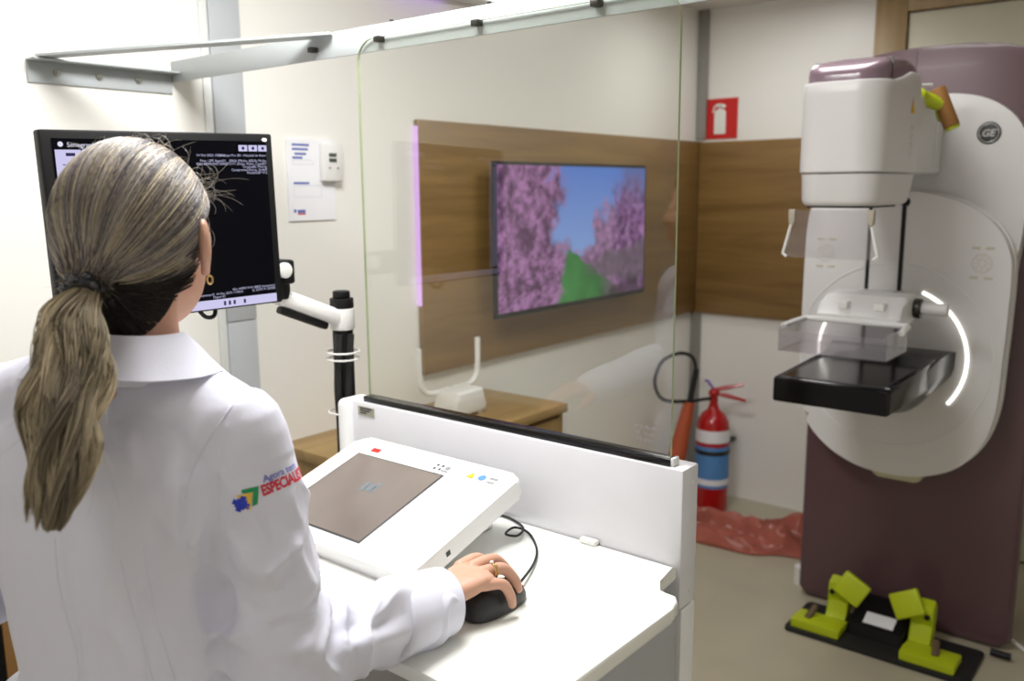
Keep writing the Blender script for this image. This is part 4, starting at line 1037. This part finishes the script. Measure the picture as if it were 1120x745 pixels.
m_ = len(rings)
for i in range(m_):
    a, b = rings[i], rings[(i+1) % m_]
    for k in range(NA): bm.faces.new((a[k], a[k+1], b[k+1], b[k]))
bm.faces.new([r[0] for r in rings]); bm.faces.new([r[-1] for r in rings][::-1])
bmesh.ops.recalc_face_normals(bm, faces=bm.faces)
obj('collar', bm, m_coat, coat, ang=70)

# printed emblem on the right sleeve, lying on the cloth
hit = coat_bvh.ray_cast(CAM, ray(281, 541))
if hit[0] is not None:
    P0 = hit[0]; n0 = hit[1].normalized()
    tr_ = RT*math.cos(math.radians(13))+UP*math.sin(math.radians(13)); uu = (tr_-n0*tr_.dot(n0)).normalized(); vv = n0.cross(uu)
    if vv.z < 0: vv = -vv
    PX = (P0-CAM).length/955
    def emblem(pts_bm, m, nm, lift):
        bmesh.ops.triangulate(pts_bm, faces=pts_bm.faces)
        for _ in range(2):
            es = [e for e in pts_bm.edges if e.calc_length() > 2.2]
            if es: bmesh.ops.subdivide_edges(pts_bm, edges=es, cuts=1)
        bmesh.ops.triangulate(pts_bm, faces=pts_bm.faces)
        for v in pts_bm.verts:
            th = v.co.x*PX/.062; nd = n0*math.cos(th)+uu*math.sin(th); q = P0-n0*.062+vv*v.co.y*PX+nd*.11
            h = coat_bvh.ray_cast(q, -nd, .12)
            v.co = (h[0]+nd*lift) if h[0] is not None else (q-nd*.05)
        obj(nm, pts_bm, m, coat, smooth=False)
    I4 = Matrix.Identity(4)
    emblem(flat([(-14, 10), (4, 8), (-2, -10), (-8, -10), (-3, 4), (-14, 6)], I4), m_lgreen, 'emblem_green', .0008)
    emblem(flat([(-20, 6), (-4, 4), (-10, -12), (-14, -12), (-11, 0), (-18, 2)], I4), m_lyel, 'emblem_yellow', .0010)
    R10 = Matrix.Translation((-18, -4, 0)) @ Matrix.Rotation(math.radians(-35), 4, 'Z')
    emblem(group(flat(quad(-8.5, 8.5, -2.8, 2.8), R10), flat(quad(-2.8, 2.8, -8.5, -2.8), R10), flat(quad(-2.8, 2.8, 2.8, 8.5), R10), flat(quad(-5, 5, 2.8, 5), R10), flat(quad(-5, 5, -5, -2.8), R10)), m_lblue, 'emblem_blue', .0012)
    emblem(text_bm('Agora tem', 10.5, Matrix.Translation((9.5, 9.5, 0)), spacing=.95), m_lblue, 'print_blue', .001)
    emblem(text_bm('ESPECIALISTAS', 13.5, Matrix.Translation((5, -3.5, 0)) @ Matrix.Diagonal((.82, 1.15, 1, 1)), bold=.45, spacing=.95), m_lred, 'print_red', .001)

# ------------------------------------------------------------------ hair
def strands_mesh(P, rad, colr):
    """P [S,N,3] polylines -> thin three-sided tubes"""
    S_, N_, _ = P.shape
    Tn = np.gradient(P, axis=1); Tn /= np.linalg.norm(Tn, axis=2, keepdims=True)+1e-9
    ref = np.array([.31, .52, .79]); A = np.cross(Tn, ref); A /= np.linalg.norm(A, axis=2, keepdims=True)+1e-9
    B = np.cross(Tn, A)
    taper = np.ones(N_); taper[-3:] = (.8, .55, .2)
    r = rad[:, None]*taper[None, :]
    verts = np.stack([P+(A*math.cos(q)+B*math.sin(q))*r[..., None] for q in (0, 2.094, 4.189)], 2).reshape(-1, 3)
    base = (np.arange(S_)[:, None]*N_+np.arange(N_-1)[None, :])*3
    F_ = []
    for k in range(3):
        k2 = (k+1) % 3; F_.append(np.stack([base+k, base+k2, base+3+k2, base+3+k], -1))
    F_ = np.stack(F_, 2).reshape(-1, 4)
    me = bpy.data.meshes.new('strands'); me.vertices.add(len(verts)); me.vertices.foreach_set('co', verts.astype(np.float32).ravel())
    me.loops.add(F_.size); me.loops.foreach_set('vertex_index', F_.astype(np.int32).ravel())
    me.polygons.add(len(F_)); me.polygons.foreach_set('loop_start', (np.arange(len(F_))*4).astype(np.int32))
    me.update(calc_edges=True)
    ca = me.color_attributes.new('strand', 'FLOAT_COLOR', 'POINT')
    c4 = np.repeat(np.concatenate([colr, np.ones((S_, 1))], 1), N_*3, axis=0).astype(np.float32)
    ca.data.foreach_set('color', c4.ravel())
    return me
m_hair = bpy.data.materials.new('hair'); m_hair.use_nodes = True; nt = m_hair.node_tree; b_ = nt.nodes['Principled BSDF']
b_.inputs['Roughness'].default_value = .42; b_.inputs['Specular IOR Level'].default_value = .3
a_ = nt.nodes.new('ShaderNodeAttribute'); a_.attribute_name = 'strand'
gg = nt.nodes.new('ShaderNodeNewGeometry'); nz = nt.nodes.new('ShaderNodeTexNoise'); nz.inputs['Scale'].default_value = 40
nt.links.new(gg.outputs['Position'], nz.inputs['Vector'])
hs = nt.nodes.new('ShaderNodeHueSaturation'); mr = nt.nodes.new('ShaderNodeMapRange'); mr.inputs['To Min'].default_value = .8; mr.inputs['To Max'].default_value = 1.2
nt.links.new(nz.outputs['Fac'], mr.inputs['Value']); nt.links.new(mr.outputs[0], hs.inputs['Value'])
nt.links.new(a_.outputs['Color'], hs.inputs['Color']); nt.links.new(hs.outputs[0], b_.inputs['Base Color'])
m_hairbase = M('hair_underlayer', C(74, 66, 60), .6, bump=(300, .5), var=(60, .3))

RAD = np.array([.102, .0805, .101])     # f, r, u
CU = .0
def head_world(p): return np.array(HC)+p[..., 0:1]*np.array(HF)+p[..., 1:2]*np.array(HR)+p[..., 2:3]*np.array([0, 0, 1.])
tieL = np.array([-.101, -.005, -.054])       # tie in head coordinates
tdir = tieL/RAD; tdir = tdir/np.linalg.norm(tdir)
def scalp_paths(dirs, N_=18, lift=.0, jit=.02):
    S_ = len(dirs); t = np.linspace(0, 1, N_)[None, :]
    dot = np.clip(dirs@tdir, -1, 1); om = np.arccos(dot)[:, None]
    a = np.sin((1-t)*om)/np.sin(om); b = np.sin(t*om)/np.sin(om)
    D = a[..., None]*dirs[:, None, :]+b[..., None]*tdir
    # gentle sag of the strands on their way to the tie
    D[..., 2] -= (np.sin(math.pi*t)*.10*np.clip(dirs[:, 2:3]+.3, 0, 1.2))
    D += (RNG.normal(0, jit, (S_, 1, 3))*np.sin(math.pi*t)[..., None])
    D /= np.linalg.norm(D, axis=2, keepdims=True)
    clump = np.array([noise.noise(V((d[0]*9, d[1]*9, d[2]*9))) for d in dirs])[:, None]
    k = 1+lift+.016*clump*np.sin(math.pi*t)+RNG.uniform(-.006, .012, (S_, 1))
    return D*RAD*k[..., None]
def hairline(d):
    """True where the scalp carries hair: not on the face, above the nape line"""
    f, r, u = d[:, 0], d[:, 1], d[:, 2]
    return (u > -.62+.0*f) & (u > np.where(f > -.05, .10+.55*np.clip(f, 0, 1), -.70)) | ((f < -.2) & (u > -.97))
d = RNG.normal(size=(20000, 3)); d /= np.linalg.norm(d, axis=1, keepdims=True); d = d[hairline(d)]; d = d[np.arccos(np.clip(d@tdir, -1, 1)) > .16]
P = scalp_paths(d); 
# end the strands bundled at the tie
endp = tieL+RNG.normal(0, 1, (len(d), 3))*np.array([.004, .010, .009])
wgt = np.clip((np.linspace(0, 1, P.shape[1])-.72)/.28, 0, 1)**1.5
P = P*(1-wgt)[None, :, None]+endp[:, None, :]*wgt[None, :, None]
streak = np.array([noise.noise(V((q[0]*7+q[1]*11, q[1]*13, q[2]*5+9))) for q in d])
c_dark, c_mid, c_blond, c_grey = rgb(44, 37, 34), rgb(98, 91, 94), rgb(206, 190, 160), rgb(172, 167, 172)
rnd = RNG.uniform(0, 1, len(d))
mix = np.clip(.34+streak*2.7+(rnd-.5)*.45, 0, 1)[:, None]
colr = c_mid*(1-mix)+c_blond*mix
gk = (RNG.uniform(0, 1, len(d)) < .35)[:, None]; colr = np.where(gk, colr*.45+c_grey*.55, colr)
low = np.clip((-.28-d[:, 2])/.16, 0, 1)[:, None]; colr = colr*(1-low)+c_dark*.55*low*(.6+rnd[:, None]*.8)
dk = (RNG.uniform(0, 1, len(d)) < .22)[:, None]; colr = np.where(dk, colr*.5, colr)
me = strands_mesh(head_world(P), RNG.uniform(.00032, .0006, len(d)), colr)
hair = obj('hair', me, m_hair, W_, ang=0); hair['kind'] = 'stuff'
# dark nape hair swept up from the neck to the tie
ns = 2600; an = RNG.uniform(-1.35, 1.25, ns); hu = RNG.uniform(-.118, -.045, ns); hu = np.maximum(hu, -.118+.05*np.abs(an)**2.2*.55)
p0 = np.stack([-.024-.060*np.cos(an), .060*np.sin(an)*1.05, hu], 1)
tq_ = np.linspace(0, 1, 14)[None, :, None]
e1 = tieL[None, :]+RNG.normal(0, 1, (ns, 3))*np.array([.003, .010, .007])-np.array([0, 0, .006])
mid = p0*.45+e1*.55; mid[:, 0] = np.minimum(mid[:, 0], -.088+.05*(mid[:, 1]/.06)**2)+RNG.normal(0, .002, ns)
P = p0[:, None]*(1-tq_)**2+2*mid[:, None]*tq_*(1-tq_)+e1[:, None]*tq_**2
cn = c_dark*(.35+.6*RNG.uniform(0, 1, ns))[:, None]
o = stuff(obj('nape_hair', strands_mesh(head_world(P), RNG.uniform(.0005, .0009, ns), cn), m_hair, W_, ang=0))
# underlayer so that no scalp shows through
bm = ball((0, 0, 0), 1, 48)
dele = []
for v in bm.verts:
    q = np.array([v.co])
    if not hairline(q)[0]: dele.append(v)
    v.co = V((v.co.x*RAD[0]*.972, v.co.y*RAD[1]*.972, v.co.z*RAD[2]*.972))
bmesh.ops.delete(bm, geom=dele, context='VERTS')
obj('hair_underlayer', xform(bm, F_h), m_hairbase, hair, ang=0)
# ponytail
tieW = head_world(tieL[None, :])[0]
def pt(x, y, t): q = CAM+ray(x, y)*t; return np.array(q)
spine = [tieW, pt(79, 345, .97), pt(78, 400, .945), pt(69, 455, .925), pt(60, 515, .915), pt(54, 580, .915)]
sp_ = np.array([list(q) for q in smooth_path([V(q) for q in spine], 5)])
NS = len(sp_); tt = np.linspace(0, 1, NS)
wid = np.interp(tt, [0, .1, .3, .55, .8, 1], [.008, .018, .032, .038, .034, .020]); dpt = wid*.55
lat = np.array(RT); nrm = -np.array(FW)
K = 34; per = 125; S_ = K*per; P = np.empty((S_, NS, 3)); colr = np.empty((S_, 3))
for k in range(K):
    ra = math.sqrt((k+.5)/K); aa = k*2.399963; lu, lv = ra*math.cos(aa), ra*math.sin(aa)
    ln = random.uniform(.74, 1.0) if ra > .55 else random.uniform(.88, 1.05); amp = random.uniform(.0035, .009); fq = random.uniform(8, 12.5); p1, p2 = random.uniform(0, 6.3), random.uniform(0, 6.3)
    base = random.uniform(0, 1); base = base**1.2
    for j in range(per):
        i = k*per+j; s_ = np.clip(tt*ln*random.uniform(.9, 1.03), 0, 1)
        wv = np.interp(s_, tt, wid); dv_ = np.interp(s_, tt, dpt); on = np.clip(tt*2.2, 0, 1)
        gu, gv = random.gauss(0, 1), random.gauss(0, 1); lr = np.interp(tt, [0, .25, .7, 1], [.0045, .0068, .0052, .0016]); tw = tt*random.uniform(3.5, 4.5)+p2
        ou = lu*wv*.9+amp*np.sin(tt*fq+p1)*on+lr*(gu*np.cos(tw)-gv*np.sin(tw))*.6
        ov = lv*dv_*.9+amp*.7*np.cos(tt*fq*.9+p2)*on+lr*(gu*np.sin(tw)+gv*np.cos(tw))*.6
        for c_ in range(3): P[i, :, c_] = np.interp(s_, tt, sp_[:, c_])
        P[i] += ou[:, None]*lat+ov[:, None]*nrm
        m_k = min(1, max(0, base*.75+.12+random.gauss(0, .16)))
        colr[i] = (rgb(106, 95, 82)*(1-m_k)+rgb(214, 197, 164)*m_k)*(.55 if random.random() < .12 else 1)
pony = obj('ponytail', strands_mesh(P, RNG.uniform(.0004, .00075, S_), colr), m_hair, W_, ang=0); pony['kind'] = 'stuff'
# loose curls at the sides
loose = []
def curl(p0, dirs, n=24, amp=.006, ph=0, ln=.05):
    q = []
    for k in range(n):
        s = k/(n-1); a = ph+s*7
        q.append(np.array(p0)+np.array(dirs)*ln*s+lat*amp*math.cos(a)*s+np.array(UP)*amp*math.sin(a)*s)
    return q
lw = []
def hook(p0, a0, ln, turn, n=24, out=None):
    """a strand leaving at angle a0 in the frontal plane and bending round by `turn`"""
    q = [np.array(p0)]; a = a0; dz = random.uniform(-.25, .25)
    for k in range(n-1):
        a += turn/(n-1)*(1+1.2*k/n); st = ln/(n-1)
        q.append(q[-1]+st*(np.array(RT)*math.cos(a)+np.array(UP)*math.sin(a)+np.array(FW)*dz))
    return q
for k in range(34):
    f = random.random(); x = 165+58*f; y = 160+52*f**1.6
    lw.append(hook(CAM+ray(x-5, y+3)*1.07, random.uniform(-.5, 1.2), random.uniform(.012, .040), random.uniform(-3.2, 3.2)))
for k in range(24):
    lw.append(hook(CAM+ray(random.uniform(214, 221), random.uniform(196, 222))*1.07, random.uniform(-.2, .6), random.uniform(.025, .055), random.uniform(-3, 4.5)))
for k in range(10):
    lw.append(hook(CAM+ray(222, random.uniform(225, 250))*1.065, random.uniform(-1.3, -.3), random.uniform(.03, .06), random.uniform(-2.6, -.5)))
for k in range(22):
    x = random.uniform(85, 175); lw.append(hook(CAM+ray(x, 155+((x-140)/60)**2*11)*1.08, random.uniform(.2, 2.6), random.uniform(.008, .022), random.uniform(-3, 3)))
for k in range(26):
    s = random.uniform(.2, .8); j = int(s*(NS-1)); sg = random.choice((-1, -1, 1))
    p0 = sp_[j]+lat*sg*wid[j]*.75; lw.append(hook(p0, -1.57+sg*random.uniform(0, .7), random.uniform(.04, .09), -sg*random.uniform(-.5, 2.2)))
lw = np.array(lw); cw = np.array([rgb(228, 220, 208)*random.uniform(.6, 1.1) for _ in range(len(lw))])
lo = obj('loose_strands', strands_mesh(lw, np.full(len(lw), .00017), cw), m_hair, W_, ang=0); lo['kind'] = 'stuff'
# hair tie: dark beaded band
tq = sp_[1]; ta = V(sp_[2]-sp_[0]).normalized(); F = frame(tuple(sp_[1]*.6+sp_[0]*.4), ta.orthogonal(), ta.cross(ta.orthogonal()))
tb = [xform(tube([(.0125*math.cos(q), .0125*math.sin(q), 0) for q in [2*math.pi*k/24 for k in range(24)]], .0055, 10, closed=True), F)]
m_tie = M('smoky_band', C(46, 46, 52), .25, coat=.4)
tie = obj('hair_tie', group(*tb), m_tie, W_)
for k in range(11):
    a = 2*math.pi*k/11; obj('bead', xform(ball((.0175*math.cos(a), .0175*math.sin(a), .003*(-1)**k), (.0052, .0052, .0048), 10), F), m_tie, tie)
